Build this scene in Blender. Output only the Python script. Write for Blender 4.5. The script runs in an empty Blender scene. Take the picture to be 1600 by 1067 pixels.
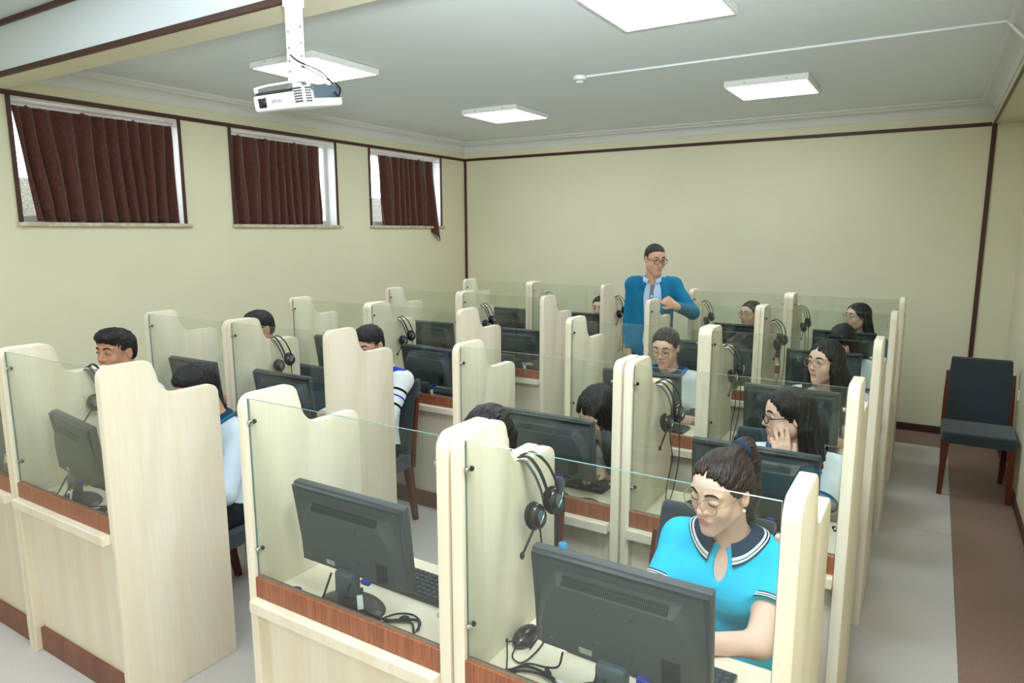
import bpy, bmesh, math, random
import numpy as np
from mathutils import Vector, Matrix

random.seed(7)
rng = np.random.default_rng(7)
scene = bpy.context.scene
COL = scene.collection

# ------------------------------------------------------------------ camera, world, lights, exposure
cam_d = bpy.data.cameras.new('camera'); cam = bpy.data.objects.new('camera', cam_d); COL.objects.link(cam)
cam.location = (0.202, -1.288, 1.893)
_yaw, _pitch, _roll = math.radians(31.654), math.radians(9.146), math.radians(-0.118)
_f = Vector((-math.sin(_yaw)*math.cos(_pitch), math.cos(_yaw)*math.cos(_pitch), -math.sin(_pitch)))
_r = Vector((math.cos(_yaw), math.sin(_yaw), 0)); _u = _r.cross(_f)
_r2 = math.cos(_roll)*_r + math.sin(_roll)*_u; _u2 = -math.sin(_roll)*_r + math.cos(_roll)*_u
cam.matrix_world = Matrix(((_r2.x, _u2.x, -_f.x, cam.location.x), (_r2.y, _u2.y, -_f.y, cam.location.y),
                           (_r2.z, _u2.z, -_f.z, cam.location.z), (0, 0, 0, 1)))
cam_d.sensor_width = 36; cam_d.lens = 1064.12/1600*36; cam_d.clip_start = .02
scene.camera = cam

world = bpy.data.worlds.new('world'); scene.world = world; world.use_nodes = True
_bg = world.node_tree.nodes['Background']; _bg.inputs[0].default_value = (.86, .93, 1, 1); _bg.inputs[1].default_value = 7.0

def area(name, loc, rot, sx, sy, power, color=(.85, .955, 1)):
    d = bpy.data.lights.new(name, 'AREA'); d.shape = 'RECTANGLE'; d.size = sx; d.size_y = sy; d.energy = power; d.color = color
    o = bpy.data.objects.new(name, d); COL.objects.link(o); o.location = loc; o.rotation_euler = rot
    return o
# unseen lamps added overhead and by the front wall to brighten the near booths
area('front_overhead_fill', (-.10, -.45, 3.08), (0, 0, 0), .6, .6, 34)  # added fill, set over to the right to lift the right-hand booths
area('front_overhead_fill', (-3.4, -.45, 3.08), (0, 0, 0), .6, .6, 19)
area('front_overhead_fill', (-.10, -2.2, 3.08), (0, 0, 0), .6, .6, 20)
area('front_wall_fill', (-1.6, -3.0, 1.9), (math.radians(90), 0, 0), 3.6, 1.4, 18, (.84, .95, 1))  # added cool fill facing the booths; this wall has no window
_fl = area('camera_flash', (.20, -1.20, 2.08), (math.radians(120), 0, math.radians(30)), .22, .22, 40, (.86, .96, 1)); _fl.data.spread = math.radians(78)
PANEL_EMIT = 15.5

vs = scene.view_settings
scene.display_settings.display_device = 'sRGB'
vs.view_transform = 'Standard'; vs.look = 'None'; vs.exposure = 0.40; vs.gamma = 1.0; vs.use_curve_mapping = False
scene.cycles.transparent_max_bounces = 40
scene.cycles.max_bounces = 8
scene.cycles.diffuse_bounces = 4
scene.cycles.glossy_bounces = 4
scene.cycles.caustics_reflective = False; scene.cycles.caustics_refractive = False

# ------------------------------------------------------------------ materials
def s2l(c):
    return tuple(((v/255)/12.92 if v/255 <= .04045 else ((v/255+.055)/1.055)**2.4) for v in c)
MATS = {}
def mat(name, color, rough=.5, spec=.4, metal=0, noise=None, bump=None, coat=0, sheen=0, stretch=None, mix=None):
    """color in sRGB 0-255.  noise=(scale, amount)  bump=(scale, strength)  mix=second sRGB colour for the noise"""
    m = bpy.data.materials.new(name); m.use_nodes = True; nt = m.node_tree
    b = nt.nodes['Principled BSDF']; c = s2l(color)
    b.inputs['Base Color'].default_value = (*c, 1); b.inputs['Roughness'].default_value = rough
    b.inputs['Specular IOR Level'].default_value = spec; b.inputs['Metallic'].default_value = metal
    b.inputs['Coat Weight'].default_value = coat; b.inputs['Sheen Weight'].default_value = sheen
    if noise or bump:
        tc = nt.nodes.new('ShaderNodeTexCoord'); mp = nt.nodes.new('ShaderNodeMapping')
        nt.links.new(tc.outputs['Object'], mp.inputs[0])
        if stretch: mp.inputs['Scale'].default_value = stretch
    if noise:
        n = nt.nodes.new('ShaderNodeTexNoise'); n.inputs['Scale'].default_value = noise[0]; n.inputs['Detail'].default_value = 5
        nt.links.new(mp.outputs[0], n.inputs['Vector'])
        r = nt.nodes.new('ShaderNodeValToRGB'); a = noise[1]
        c2 = s2l(mix) if mix else tuple(v*(1-a) for v in c)
        r.color_ramp.elements[0].position = .36; r.color_ramp.elements[1].position = .64
        r.color_ramp.elements[0].color = (*c2, 1); r.color_ramp.elements[1].color = (*c, 1)
        nt.links.new(n.outputs[0], r.inputs[0]); nt.links.new(r.outputs[0], b.inputs['Base Color'])
    if bump:
        n2 = nt.nodes.new('ShaderNodeTexNoise'); n2.inputs['Scale'].default_value = bump[0]; n2.inputs['Detail'].default_value = 4
        nt.links.new(mp.outputs[0], n2.inputs['Vector'])
        bp = nt.nodes.new('ShaderNodeBump'); bp.inputs['Strength'].default_value = bump[1]; bp.inputs['Distance'].default_value = .01
        nt.links.new(n2.outputs[0], bp.inputs['Height']); nt.links.new(bp.outputs[0], b.inputs['Normal'])
    MATS[name] = m
    return m

def wood(name, c1, c2, c3, scale=(28, 28, 1.6), rough=.42, fine=.25, seed=True):
    m = bpy.data.materials.new(name); m.use_nodes = True; nt = m.node_tree; b = nt.nodes['Principled BSDF']
    tc = nt.nodes.new('ShaderNodeTexCoord'); mp = nt.nodes.new('ShaderNodeMapping'); mp.inputs['Scale'].default_value = scale
    oi = nt.nodes.new('ShaderNodeObjectInfo'); mul = nt.nodes.new('ShaderNodeMath'); mul.operation = 'MULTIPLY'; mul.inputs[1].default_value = 23
    add = nt.nodes.new('ShaderNodeVectorMath'); add.operation = 'ADD'
    nt.links.new(tc.outputs['Object'], add.inputs[0]); nt.links.new(oi.outputs['Random'], mul.inputs[0]); nt.links.new(mul.outputs[0], add.inputs[1])
    nt.links.new(add.outputs[0], mp.inputs[0])
    n = nt.nodes.new('ShaderNodeTexNoise'); n.inputs['Scale'].default_value = .35; n.inputs['Detail'].default_value = 3; n.inputs['Distortion'].default_value = .6
    n2 = nt.nodes.new('ShaderNodeTexNoise'); n2.inputs['Scale'].default_value = 3.2; n2.inputs['Detail'].default_value = 4
    nt.links.new(mp.outputs[0], n.inputs['Vector']); nt.links.new(mp.outputs[0], n2.inputs['Vector'])
    r = nt.nodes.new('ShaderNodeValToRGB'); e = r.color_ramp.elements
    e[0].position = .36; e[0].color = (*s2l(c2), 1); e[1].position = .6; e[1].color = (*s2l(c1), 1)
    r2 = nt.nodes.new('ShaderNodeValToRGB'); e = r2.color_ramp.elements
    e[0].position = .4; e[0].color = (1, 1, 1, 1); e[1].position = .72; e[1].color = (0, 0, 0, 1)
    mx = nt.nodes.new('ShaderNodeMix'); mx.data_type = 'RGBA'
    fm = nt.nodes.new('ShaderNodeMath'); fm.operation = 'MULTIPLY'; fm.inputs[1].default_value = fine
    nt.links.new(n.outputs[0], r.inputs[0]); nt.links.new(n2.outputs[0], r2.inputs[0])
    nt.links.new(r2.outputs[0], fm.inputs[0]); nt.links.new(fm.outputs[0], mx.inputs['Factor'])
    nt.links.new(r.outputs[0], mx.inputs['A']); mx.inputs['B'].default_value = (*s2l(c3), 1)
    nt.links.new(mx.outputs['Result'], b.inputs['Base Color'])
    b.inputs['Roughness'].default_value = rough; b.inputs['Specular IOR Level'].default_value = .35
    MATS[name] = m; return m

def emit(name, color, strength):
    m = bpy.data.materials.new(name); m.use_nodes = True; nt = m.node_tree; nt.nodes.remove(nt.nodes['Principled BSDF'])
    e = nt.nodes.new('ShaderNodeEmission'); e.inputs[0].default_value = (*s2l(color), 1); e.inputs[1].default_value = strength
    nt.links.new(e.outputs[0], nt.nodes['Material Output'].inputs[0]); MATS[name] = m; return m

def glassy(name, tint, refl=1.0, ior=1.5, rough=0.0):
    """thin clear sheet: tinted see-through plus fresnel reflection"""
    m = bpy.data.materials.new(name); m.use_nodes = True; nt = m.node_tree; nt.nodes.remove(nt.nodes['Principled BSDF'])
    t = nt.nodes.new('ShaderNodeBsdfTransparent'); t.inputs[0].default_value = (*tint, 1)
    g = nt.nodes.new('ShaderNodeBsdfGlossy'); g.inputs['Roughness'].default_value = rough
    f = nt.nodes.new('ShaderNodeLayerWeight'); f.inputs[0].default_value = .5
    pw_ = nt.nodes.new('ShaderNodeMath'); pw_.operation = 'POWER'; pw_.inputs[1].default_value = 5.0
    mu = nt.nodes.new('ShaderNodeMath'); mu.operation = 'MULTIPLY_ADD'; mu.inputs[1].default_value = .96*refl; mu.inputs[2].default_value = .04*refl
    mx = nt.nodes.new('ShaderNodeMixShader')
    nt.links.new(f.outputs['Facing'], pw_.inputs[0]); nt.links.new(pw_.outputs[0], mu.inputs[0]); nt.links.new(mu.outputs[0], mx.inputs[0])
    nt.links.new(t.outputs[0], mx.inputs[1]); nt.links.new(g.outputs[0], mx.inputs[2])
    nt.links.new(mx.outputs[0], nt.nodes['Material Output'].inputs[0]); MATS[name] = m; return m

wood('maple', (240, 230, 213), (233, 219, 195), (226, 210, 183), fine=.28)
wood('rail_wood', (190, 122, 90), (168, 100, 70), (122, 68, 46), scale=(150, 150, 3), fine=.8, rough=.35)
wood('kick_wood', (146, 94, 72), (124, 76, 56), (104, 62, 46), scale=(26, 26, 4), fine=.5)
wood('chair_wood', (112, 48, 28), (92, 36, 20), (72, 28, 16), fine=.4, rough=.3)
mat('wall_paint', (232, 226, 198), .75, .2, noise=(2.5, .03), bump=(180, .04))
mat('ceiling_paint', (236, 243, 246), .8, .2, noise=(1.5, .02))
mat('beam_paint', (226, 233, 240), .8, .2)
mat('plaster_white', (228, 228, 224), .7, .25)
mat('brown_trim', (74, 42, 32), .45, .4, noise=(30, .15))
mat('lino_light', (214, 209, 206), .55, .35, noise=(260, .22), mix=(188, 180, 176))
mat('lino_brown', (160, 132, 120), .55, .35, noise=(230, .35), mix=(118, 92, 82))
mat('concrete', (150, 146, 140), .9, .1)
mat('curtain_velvet', (92, 50, 42), .85, .2, sheen=.4, noise=(40, .3), bump=(90, .12))
mat('marble_sill', (214, 206, 186), .4, .4, noise=(22, .15), mix=(186, 170, 140))
mat('white_frame', (236, 236, 234), .4, .5)
mat('pebble_dash', (170, 170, 168), .9, .2, noise=(60, .4), bump=(60, .8))
mat('white_plastic', (240, 241, 244), .35, .5)
mat('grey_plastic', (70, 84, 94), .45, .4)
mat('dark_plastic', (34, 35, 37), .5, .4)
mat('monitor_plastic', (70, 74, 79), .5, .45)
mat('monitor_black', (26, 27, 29), .38, .5)
mat('black_gloss', (16, 17, 19), .2, .6)
mat('metal_band', (176, 184, 190), .25, .5, metal=.9)
mat('chrome', (214, 212, 206), .18, .5, metal=1)
mat('gold', (206, 190, 160), .25, .5, metal=1)
mat('clamp_dark', (70, 72, 74), .3, .5, metal=.8)
mat('rubber', (20, 20, 21), .6, .3)
mat('blue_plug', (24, 60, 170), .4, .5)
mat('tag_white', (232, 236, 240), .5, .3)
mat('key_grey', (58, 62, 68), .5, .4)
mat('sticker', (178, 180, 178), .4, .4, noise=(150, .3))
mat('chair_fabric', (62, 70, 78), .95, .15, noise=(340, .35), bump=(300, .35), sheen=.3)
mat('bottle_blue', (20, 150, 215), .3, .5)
mat('screen', (22, 30, 44), .15, .5)
emit('led', (238, 250, 255), PANEL_EMIT)
glassy('booth_glass', (.945, .972, .945), 1.0)
glassy('window_glass', (.97, .985, .98), 1.0)
glassy('lens_glass', (.97, .97, .97), .9)
glassy('bottle_clear', (.93, .97, .99), 1.0)
mat('glass_edge', (112, 146, 142), .15, .6)
mat('lens_dark', (12, 14, 20), .05, .8)

# ------------------------------------------------------------------ mesh helpers
def me_from(name, verts, faces, smooth=False, mats=None, mi=None):
    me = bpy.data.meshes.new(name); me.from_pydata([tuple(v) for v in verts], [], [tuple(f) for f in faces])
    if mats:
        for m in mats: me.materials.append(MATS[m] if isinstance(m, str) else m)
    if mi is not None: me.polygons.foreach_set('material_index', list(mi))
    if smooth: me.polygons.foreach_set('use_smooth', [True]*len(me.polygons))
    me.update(); return me

class MB:
    def __init__(s): s.v = []; s.f = []; s.m = []
    def add(s, vs, fs, mi=0):
        o = len(s.v); s.v += [tuple(v) for v in vs]; s.f += [tuple(i+o for i in f) for f in fs]; s.m += [mi]*len(fs); return s
    def box(s, x0, x1, y0, y1, z0, z1, mi=0):
        vs = [(x, y, z) for z in (z0, z1) for y in (y0, y1) for x in (x0, x1)]
        return s.add(vs, [(0, 2, 3, 1), (4, 5, 7, 6), (0, 1, 5, 4), (2, 6, 7, 3), (0, 4, 6, 2), (1, 3, 7, 5)], mi)
    def bbox(s, x0, x1, y0, y1, z0, z1, r=.004, seg=2, mi=0):
        bm = bmesh.new(); bmesh.ops.create_cube(bm, size=1)
        for v in bm.verts: v.co = Vector(((x0+x1)/2+v.co.x*(x1-x0), (y0+y1)/2+v.co.y*(y1-y0), (z0+z1)/2+v.co.z*(z1-z0)))
        bmesh.ops.bevel(bm, geom=list(bm.edges), offset=r, segments=seg, affect='EDGES', profile=.5)
        return s.bm(bm, mi)
    def bm(s, bm, mi=0, M=None):
        bm.verts.index_update()
        s.add([(M @ v.co if M else v.co) for v in bm.verts], [[v.index for v in f.verts] for f in bm.faces], mi); bm.free(); return s
    def prism(s, poly, axis, a, b, mi=0, bev=0, seg=2):
        """poly of 2D points (CCW), extruded along axis from a to b. axis x: (y,z); y: (x,z); z: (x,y)"""
        def P(p, t):
            return {'x': (t, p[0], p[1]), 'y': (p[0], t, p[1]), 'z': (p[0], p[1], t)}[axis]
        bm = bmesh.new(); n = len(poly)
        A = [bm.verts.new(P(p, a)) for p in poly]; B = [bm.verts.new(P(p, b)) for p in poly]
        fa = bm.faces.new(A); fb = bm.faces.new(B)
        for i in range(n): bm.faces.new((A[i], A[(i+1) % n], B[(i+1) % n], B[i]))
        bmesh.ops.recalc_face_normals(bm, faces=bm.faces)
        if bev: bmesh.ops.bevel(bm, geom=list(set(fa.edges) | set(fb.edges)), offset=bev, segments=seg, affect='EDGES', profile=.5)
        return s.bm(bm, mi)
    def tube(s, pts, r, n=8, mi=0, cap=True, closed=False, flat=None):
        P = [Vector(p) for p in pts]; N = len(P); rr = r if isinstance(r, (list, tuple)) else [r]*N
        T = []
        for i in range(N):
            a = P[(i-1) % N] if closed or i > 0 else P[i]; b = P[(i+1) % N] if closed or i < N-1 else P[i]
            t = (b-a); T.append(t.normalized() if t.length > 1e-9 else Vector((0, 0, 1)))
        up = Vector((0, 0, 1)) if abs(T[0].z) < .9 else Vector((1, 0, 0))
        u = T[0].cross(up).normalized(); vs = []; 
        for i in range(N):
            u = (u - T[i]*u.dot(T[i])); u = u.normalized() if u.length > 1e-6 else T[i].orthogonal().normalized()
            w = T[i].cross(u)
            for k in range(n):
                a = 2*math.pi*k/n; ca, sa = math.cos(a)*rr[i], math.sin(a)*rr[i]
                if flat: ca *= flat[0]; sa *= flat[1]
                vs.append(P[i]+u*ca+w*sa)
        fs = []; L = N if closed else N-1
        for i in range(L):
            j = (i+1) % N
            for k in range(n): fs.append((i*n+k, i*n+(k+1) % n, j*n+(k+1) % n, j*n+k))
        if cap and not closed: fs.append(tuple(range(n-1, -1, -1))); fs.append(tuple((N-1)*n+k for k in range(n)))
        return s.add(vs, fs, mi)
    def cyl(s, p0, p1, r0, r1=None, n=16, mi=0):
        return s.tube([p0, p1], [r0, r0 if r1 is None else r1], n, mi)
    def lathe(s, prof, c=(0, 0, 0), n=20, mi=0, axis='z'):
        vs = []; fs = []; m = len(prof)
        for k in range(n):
            a = 2*math.pi*k/n
            for (r, z) in prof:
                p = (r*math.cos(a), r*math.sin(a), z)
                if axis == 'y': p = (p[0], p[2], p[1])
                if axis == 'x': p = (p[2], p[0], p[1])
                vs.append((p[0]+c[0], p[1]+c[1], p[2]+c[2]))
        for k in range(n):
            for i in range(m-1):
                a, b = k*m+i, ((k+1) % n)*m+i; fs.append((a, b, b+1, a+1))
        return s.add(vs, fs, mi)
    def ell(s, c, r, nu=16, nv=10, mi=0, R=None):
        vs = []; fs = []
        for i in range(nv+1):
            t = math.pi*i/nv
            for k in range(nu):
                a = 2*math.pi*k/nu; p = Vector((r[0]*math.sin(t)*math.cos(a), r[1]*math.sin(t)*math.sin(a), r[2]*math.cos(t)))
                if R is not None: p = R @ p
                vs.append(p+Vector(c))
        for i in range(nv):
            for k in range(nu): fs.append((i*nu+k, (i+1)*nu+k, (i+1)*nu+(k+1) % nu, i*nu+(k+1) % nu))
        return s.add(vs, fs, mi)
    def mesh(s, name, mats, smooth=False, angle=None):
        me = me_from(name, s.v, s.f, smooth or angle is not None, mats if isinstance(mats, (list, tuple)) else [mats], s.m)
        bm = bmesh.new(); bm.from_mesh(me); bmesh.ops.remove_doubles(bm, verts=bm.verts, dist=1e-6); bmesh.ops.recalc_face_normals(bm, faces=bm.faces)
        if angle is not None:
            ca = math.radians(angle)
            for e in bm.edges:
                if len(e.link_faces) == 2 and e.calc_face_angle(0) > ca: e.smooth = False
        bm.to_mesh(me); bm.free(); me.update(); return me

def link(name, me, parent=None, loc=(0, 0, 0), rot=(0, 0, 0)):
    o = bpy.data.objects.new(name, me); COL.objects.link(o); o.location = loc; o.rotation_euler = rot
    if parent is not None: o.parent = parent
    return o
def tag(o, label=None, cat=None, group=None, kind=None):
    if label: o['label'] = label
    if cat: o['category'] = cat
    if group: o['group'] = group
    if kind: o['kind'] = kind
    return o
def empty(name, loc=(0, 0, 0), rz=0, **kw):
    o = bpy.data.objects.new(name, None); COL.objects.link(o); o.location = loc; o.rotation_euler = (0, 0, rz); o.empty_display_size = .1
    return tag(o, **kw)
def struct(name, me, parent=None, **kw):
    o = link(name, me, parent)
    if parent is None: o['kind'] = 'structure'
    return tag(o, **kw)
def copy_tree(o, parent=None):
    c = o.copy(); COL.objects.link(c)
    if parent is not None: c.parent = parent
    for ch in o.children: copy_tree(ch, c)
    return c
def arc(cx, cy, r, a0, a1, n=6):
    return [(cx+r*math.cos(math.radians(a0+(a1-a0)*i/n)), cy+r*math.sin(math.radians(a0+(a1-a0)*i/n))) for i in range(n+1)]
def spline(pts, n=6):
    P = [Vector(p) for p in pts]; P = [P[0]*2-P[1]]+P+[P[-1]*2-P[-2]]; out = []
    for i in range(1, len(P)-2):
        for k in range(n):
            t = k/n; a, b, c, d = P[i-1:i+3]
            out.append(.5*((2*b)+(c-a)*t+(2*a-5*b+4*c-d)*t*t+(3*b-a-3*c+d)*t**3))
    out.append(P[-2]); return out

# ------------------------------------------------------------------ room shell
XL, XR, YB, YF = -5.10, .82, 6.145, -3.2
ZC, ZT = 3.02, 2.81           # main ceiling, trim line
WIN = [(.975, 2.18), (2.65, 3.885), (4.38, 5.64)]; WZ0, WZ1 = 1.965, 2.785

SEAM = 3.6
fl = struct('floor', MB().box(XL-.3, XR+.3, YF-.2, YB+.3, -.12, -.004).mesh('floor', 'concrete'))
def sheet(n, x0, x1, y0, y1, m):
    struct(n, MB().box(x0, x1, y0, y1, -.004, 0).mesh(n, m), fl)
sheet('lino_sheet', XL, .435, YF, SEAM-.003, 'lino_light')
sheet('lino_sheet', XL, .435, SEAM+.003, 5.63, 'lino_light')
sheet('lino_strip', .438, XR, YF, YB, 'lino_brown')
sheet('lino_strip', XL, .435, 5.634, YB, 'lino_brown')

b = MB(); W = .26
b.box(XL-W, XL, YF, YB+W, -.1, WZ0); b.box(XL-W, XL, YF, YB+W, WZ1, 3.4)
ys = [YF]+[v for w in WIN for v in w]+[YB+W]
for i in range(0, len(ys), 2): b.box(XL-W, XL, ys[i], ys[i+1], WZ0, WZ1)
struct('wall_left', b.mesh('wall_left', 'wall_paint'))
struct('wall_back', MB().box(XL, XR+.2, YB, YB+.2, -.1, 3.4).mesh('wall_back', 'wall_paint'))
struct('wall_right', MB().box(XR, XR+.2, YF, YB, -.1, 3.4).mesh('wall_right', 'wall_paint'))
struct('wall_front', MB().box(XL, XR, YF-.2, YF, -.1, 3.4).mesh('wall_front', 'wall_paint'))
BY0, BY1, BZ = .77, .945, 2.825
XS = .555                      # inner edge of the right-hand soffit
struct('ceiling', MB().box(XL, XS, BY1, YB, ZC, ZC+.1).mesh('ceiling', 'ceiling_paint'))
struct('ceiling_front', MB().box(XL, XR, YF, BY0, 3.13, 3.23).mesh('ceiling_front', 'beam_paint'), kind='structure')
b = MB(); b.box(XL, XS, BY0+.004, BY1, BZ, 3.3, 0); b.box(XL, XS, BY0, BY0+.004, BZ, 3.3, 1)
struct('ceiling_beam', b.mesh('ceiling_beam', ['wall_paint', 'beam_paint']))
struct('ceiling_soffit', MB().box(XS, XR, BY0, YB, ZT, 3.3).mesh('ceiling_soffit', 'wall_paint'))

# crown moulding swept along left wall, back wall and soffit side
prof = [(0, 2.90), (.010, 2.90), (.016, 2.912)] + [(.016+.07*(1-math.cos(math.radians(t))), 2.912+.068*math.sin(math.radians(t))) for t in (15, 30, 45, 60, 75, 90)] + \
       [(.094, 2.980), (.094, 2.992), (.106, 2.997), (.118, 3.006), (.122, 3.019), (0, 3.019)]
path = [((XL, BY1), (1, 0)), ((XL, YB), (1, -1)), ((XS, YB), (-1, -1)), ((XS, BY1), (-1, 0))]
vs_, fs_ = [], []
for (px, py), (dx, dy) in path:
    for (d, z) in prof: vs_.append((px+dx*d, py+dy*d, z))
n = len(prof)
for i in range(3):
    for k in range(n): fs_.append((i*n+k, i*n+(k+1) % n, (i+1)*n+(k+1) % n, (i+1)*n+k))
fs_.append(tuple(range(n))); fs_.append(tuple(3*n+k for k in range(n)))
mb = MB(); mb.add(vs_, fs_); struct('trim_1', mb.mesh('crown', 'plaster_white', angle=35), label='white crown moulding round the ceiling')
def trimbox(nm, *a): struct(nm, MB().bbox(*a, r=.004, seg=1).mesh(nm, 'brown_trim'))
trimbox('trim_2', XL, XL+.014, YF, YB-.016, ZT-.016, ZT+.016)          # left wall rail
trimbox('trim_3', XL+.001, XS-.02, YB-.014, YB, ZT-.016, ZT+.016)      # back wall rail
trimbox('trim_4', XL+.001, XL+.034, YB-.016, YB, .0, ZT-.017)           # left corner post
trimbox('trim_5', XS-.018, XS+.018, YB-.016, YB, .0, ZT+.0)             # right post
trimbox('trim_6', XS-.012, XS, BY1, YB-.017, ZT-.018, ZT+.018)          # soffit edge
trimbox('trim_7', XL+.016, XS, BY0-.014, BY0, BZ-.006, BZ+.028)         # beam lower edge
trimbox('trim_8', XL, XS, BY0-.02, BY0, 3.10, 3.129)                    # beam upper edge
struct('baseboard_back', MB().bbox(XL+.04, XR-.02, YB-.036, YB-.018, 0, .07, r=.005, seg=1).mesh('bb', 'brown_trim'))
struct('baseboard_right', MB().bbox(XR-.016, XR, YF, YB-.04, 0, .06, r=.005, seg=1).mesh('bb', 'brown_trim'))

# windows and curtains
struct('wall_outside', MB().box(-6.2, -5.9, -1.5, 8, .5, 2.32).mesh('ow', 'pebble_dash'))
struct('ground_outside', MB().box(-5.9, -5.37, -1.5, 8, 1.2, 1.5).mesh('go', 'concrete'))
for i, (y0, y1) in enumerate(WIN):
    wx = XL-.19
    b = MB(); fw = .045
    b.box(wx, wx+.05, y0, y1, WZ0, WZ0+fw); b.box(wx, wx+.05, y0, y1, WZ1-fw, WZ1)
    b.box(wx, wx+.05, y0, y0+fw, WZ0+fw, WZ1-fw); b.box(wx, wx+.05, y1-fw, y1, WZ0+fw, WZ1-fw)
    ym = (y0+y1)/2; b.box(wx, wx+.05, ym-.02, ym+.02, WZ0+fw, WZ1-fw)
    w = struct('window_%d' % (i+1), b.mesh('window', 'white_frame'))
    for a, c in ((y0+fw, ym-.02), (ym+.02, y1-fw)):
        link('pane', MB().box(wx+.02, wx+.026, a, c, WZ0+fw, WZ1-fw).mesh('pane', 'window_glass'), w)
    link('sill', MB().bbox(wx+.05, XL+.03, y0-.035, y1+.035, WZ0-.028, WZ0, r=.004).mesh('sill', 'marble_sill'), w)
    for yy in (y0, y1): link('side_trim', MB().bbox(XL, XL+.014, yy-.028, yy+.0, WZ0, ZT-.017, r=.003, seg=1).mesh('st', 'brown_trim'), w)
    link('reveal', MB().box(wx+.05, XL-.001, y0+.001, y0+.006, WZ0, WZ1).box(wx+.05, XL-.001, y1-.006, y1-.001, WZ0, WZ1).box(wx+.05, XL-.001, y0, y1, WZ1-.006, WZ1-.001).mesh('rv', 'plaster_white'), w)
    link('curtain_rail', MB().cyl((XL-.03, y0+.007, 2.742), (XL-.03, y1-.007, 2.742), .006, n=8).mesh('rail', 'white_frame'), w)

def curtain(i, top, bot, ztop, zbot, npleat, droop=None, label=''):
    n, m = npleat*12, 26; vs, fs = [], []
    ph = rng.uniform(-.5, .5, npleat+2)
    for side in (0, 1):
        for j in range(m+1):
            t = j/m
            for k in range(n+1):
                s = k/n; y = (top[0]+(top[1]-top[0])*s)*(1-t)+(bot[0]+(bot[1]-bot[0])*s)*t
                p = s*npleat+.35*math.sin(s*9+i)+.10*math.sin(t*3+s*12)
                am = .010+.014*min(1, t*2.2)
                x = XL-.035+am*(math.sin(2*math.pi*p)+.35*math.sin(4*math.pi*p+1.3)) + .004*math.sin(7*t+20*s)
                z = ztop-(ztop-zbot)*t + .005*math.sin(2*math.pi*p+.5)*(1 if t < .02 else 0)
                if droop and s > droop[0]:
                    q = (s-droop[0])/(1-droop[0]); z -= droop[1]*q*max(0, (t-.55)/.45)**1.3; x += .085*min(1, q*1.6)*max(0, (t-.2)/.8); y += .03*q*t
                vs.append((x-(.004 if side else 0), y, z))
    K = (m+1)*(n+1)
    for j in range(m):
        for k in range(n):
            a = j*(n+1)+k; fs.append((a, a+1, a+n+2, a+n+1)); fs.append((K+a, K+a+n+1, K+a+n+2, K+a+1))
    for k in range(n):
        fs.append((k, K+k, K+k+1, k+1)); a = m*(n+1)+k; fs.append((a, a+1, K+a+1, K+a))
    for j in range(m):
        a = j*(n+1); fs.append((a, a+n+1, K+a+n+1, K+a)); a += n; fs.append((a, K+a, K+a+n+1, a+n+1))
    o = link('curtain', me_from('curtain', vs, fs, True, ['curtain_velvet'])); tag(o, label, 'curtain', 'pleated window curtains')
curtain(0, (.99, 2.12), (1.075, 2.125), 2.742, 1.972, 11, None, 'dark brown pleated curtain over the window farthest from the corner')
curtain(1, (2.665, 3.70), (2.675, 3.715), 2.742, 1.972, 10, None, 'dark brown pleated curtain over the middle window, bright gap at right')
curtain(2, (4.535, 5.52), (4.575, 5.53), 2.742, 1.972, 8, (.78, .20), 'dark brown curtain near the room corner, one corner drooping below the sill')

# ------------------------------------------------------------------ ceiling fittings
b = MB(); h = .30
b.box(-h, h, -h, -h+.012, -.045, 0); b.box(-h, h, h-.012, h, -.045, 0); b.box(-h, -h+.012, -h+.012, h-.012, -.045, 0); b.box(h-.012, h, -h+.012, h-.012, -.045, 0); b.box(-h, h, -h, h, -.006, -.001)
fr_me = b.mesh('light_frame', 'white_frame'); df_me = MB().box(-h+.012, h-.012, -h+.012, h-.012, -.042, -.036).mesh('diffuser', 'led')
scw_me = MB().cyl((0, 0, 0), (0, -.004, 0), .006, n=10).mesh('screw', 'chrome', angle=40)
LT = [(-1.045, 2.12, 'square white ceiling light panel nearest the camera, cut by the top edge'),
      (-3.50, 2.17, 'square white ceiling light panel behind the projector'),
      (-3.38, 4.42, 'square white ceiling light panel nearest the curtained wall corner'),
      (-.975, 4.50, 'square white ceiling light panel above the right rear booths')]
for x, y, lb in LT:
    t = empty('ceiling_light', (x, y, ZC-.001), label=lb, cat='ceiling light', group='square ceiling light panels')
    link('frame', fr_me, t); link('diffuser', df_me, t)
    for xx in (-.15, .15): link('screw', scw_me, t, (xx, -h, -.02))
t = empty('smoke_detector', (-2.13, 3.455, ZC), label='small round white smoke detector on the ceiling', cat='smoke detector')
link('base', MB().lathe([(0, 0), (.05, 0), (.05, -.018), (.046, -.024), (0, -.024)]).mesh('sd', 'white_plastic', angle=40), t)
link('sensor_head', MB().lathe([(0, -.024), (.036, -.024), (.034, -.036), (.024, -.046), (0, -.048)]).mesh('sd', 'white_plastic', angle=40), t)
link('slot', MB().lathe([(.035, -.027), (.0365, -.028), (.036, -.032), (.0345, -.032)]).mesh('sd', 'dark_plastic'), t)
b = MB(); b.bbox(-2.07, XS-.122, 3.44, 3.462, ZC-.014, ZC-.001, r=.003, seg=1)
b.add([(XS-.122, 3.44, ZC-.001), (XS-.122, 3.462, ZC-.001), (XS-.122, 3.462, ZC-.016), (XS-.122, 3.44, ZC-.016),
       (XS-.012, 3.44, 2.89), (XS-.012, 3.462, 2.89), (XS-.028, 3.462, 2.89), (XS-.028, 3.44, 2.89)],
      [(0, 1, 5, 4), (1, 2, 6, 5), (2, 3, 7, 6), (3, 0, 4, 7), (4, 5, 6, 7), (0, 3, 2, 1)])
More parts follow.
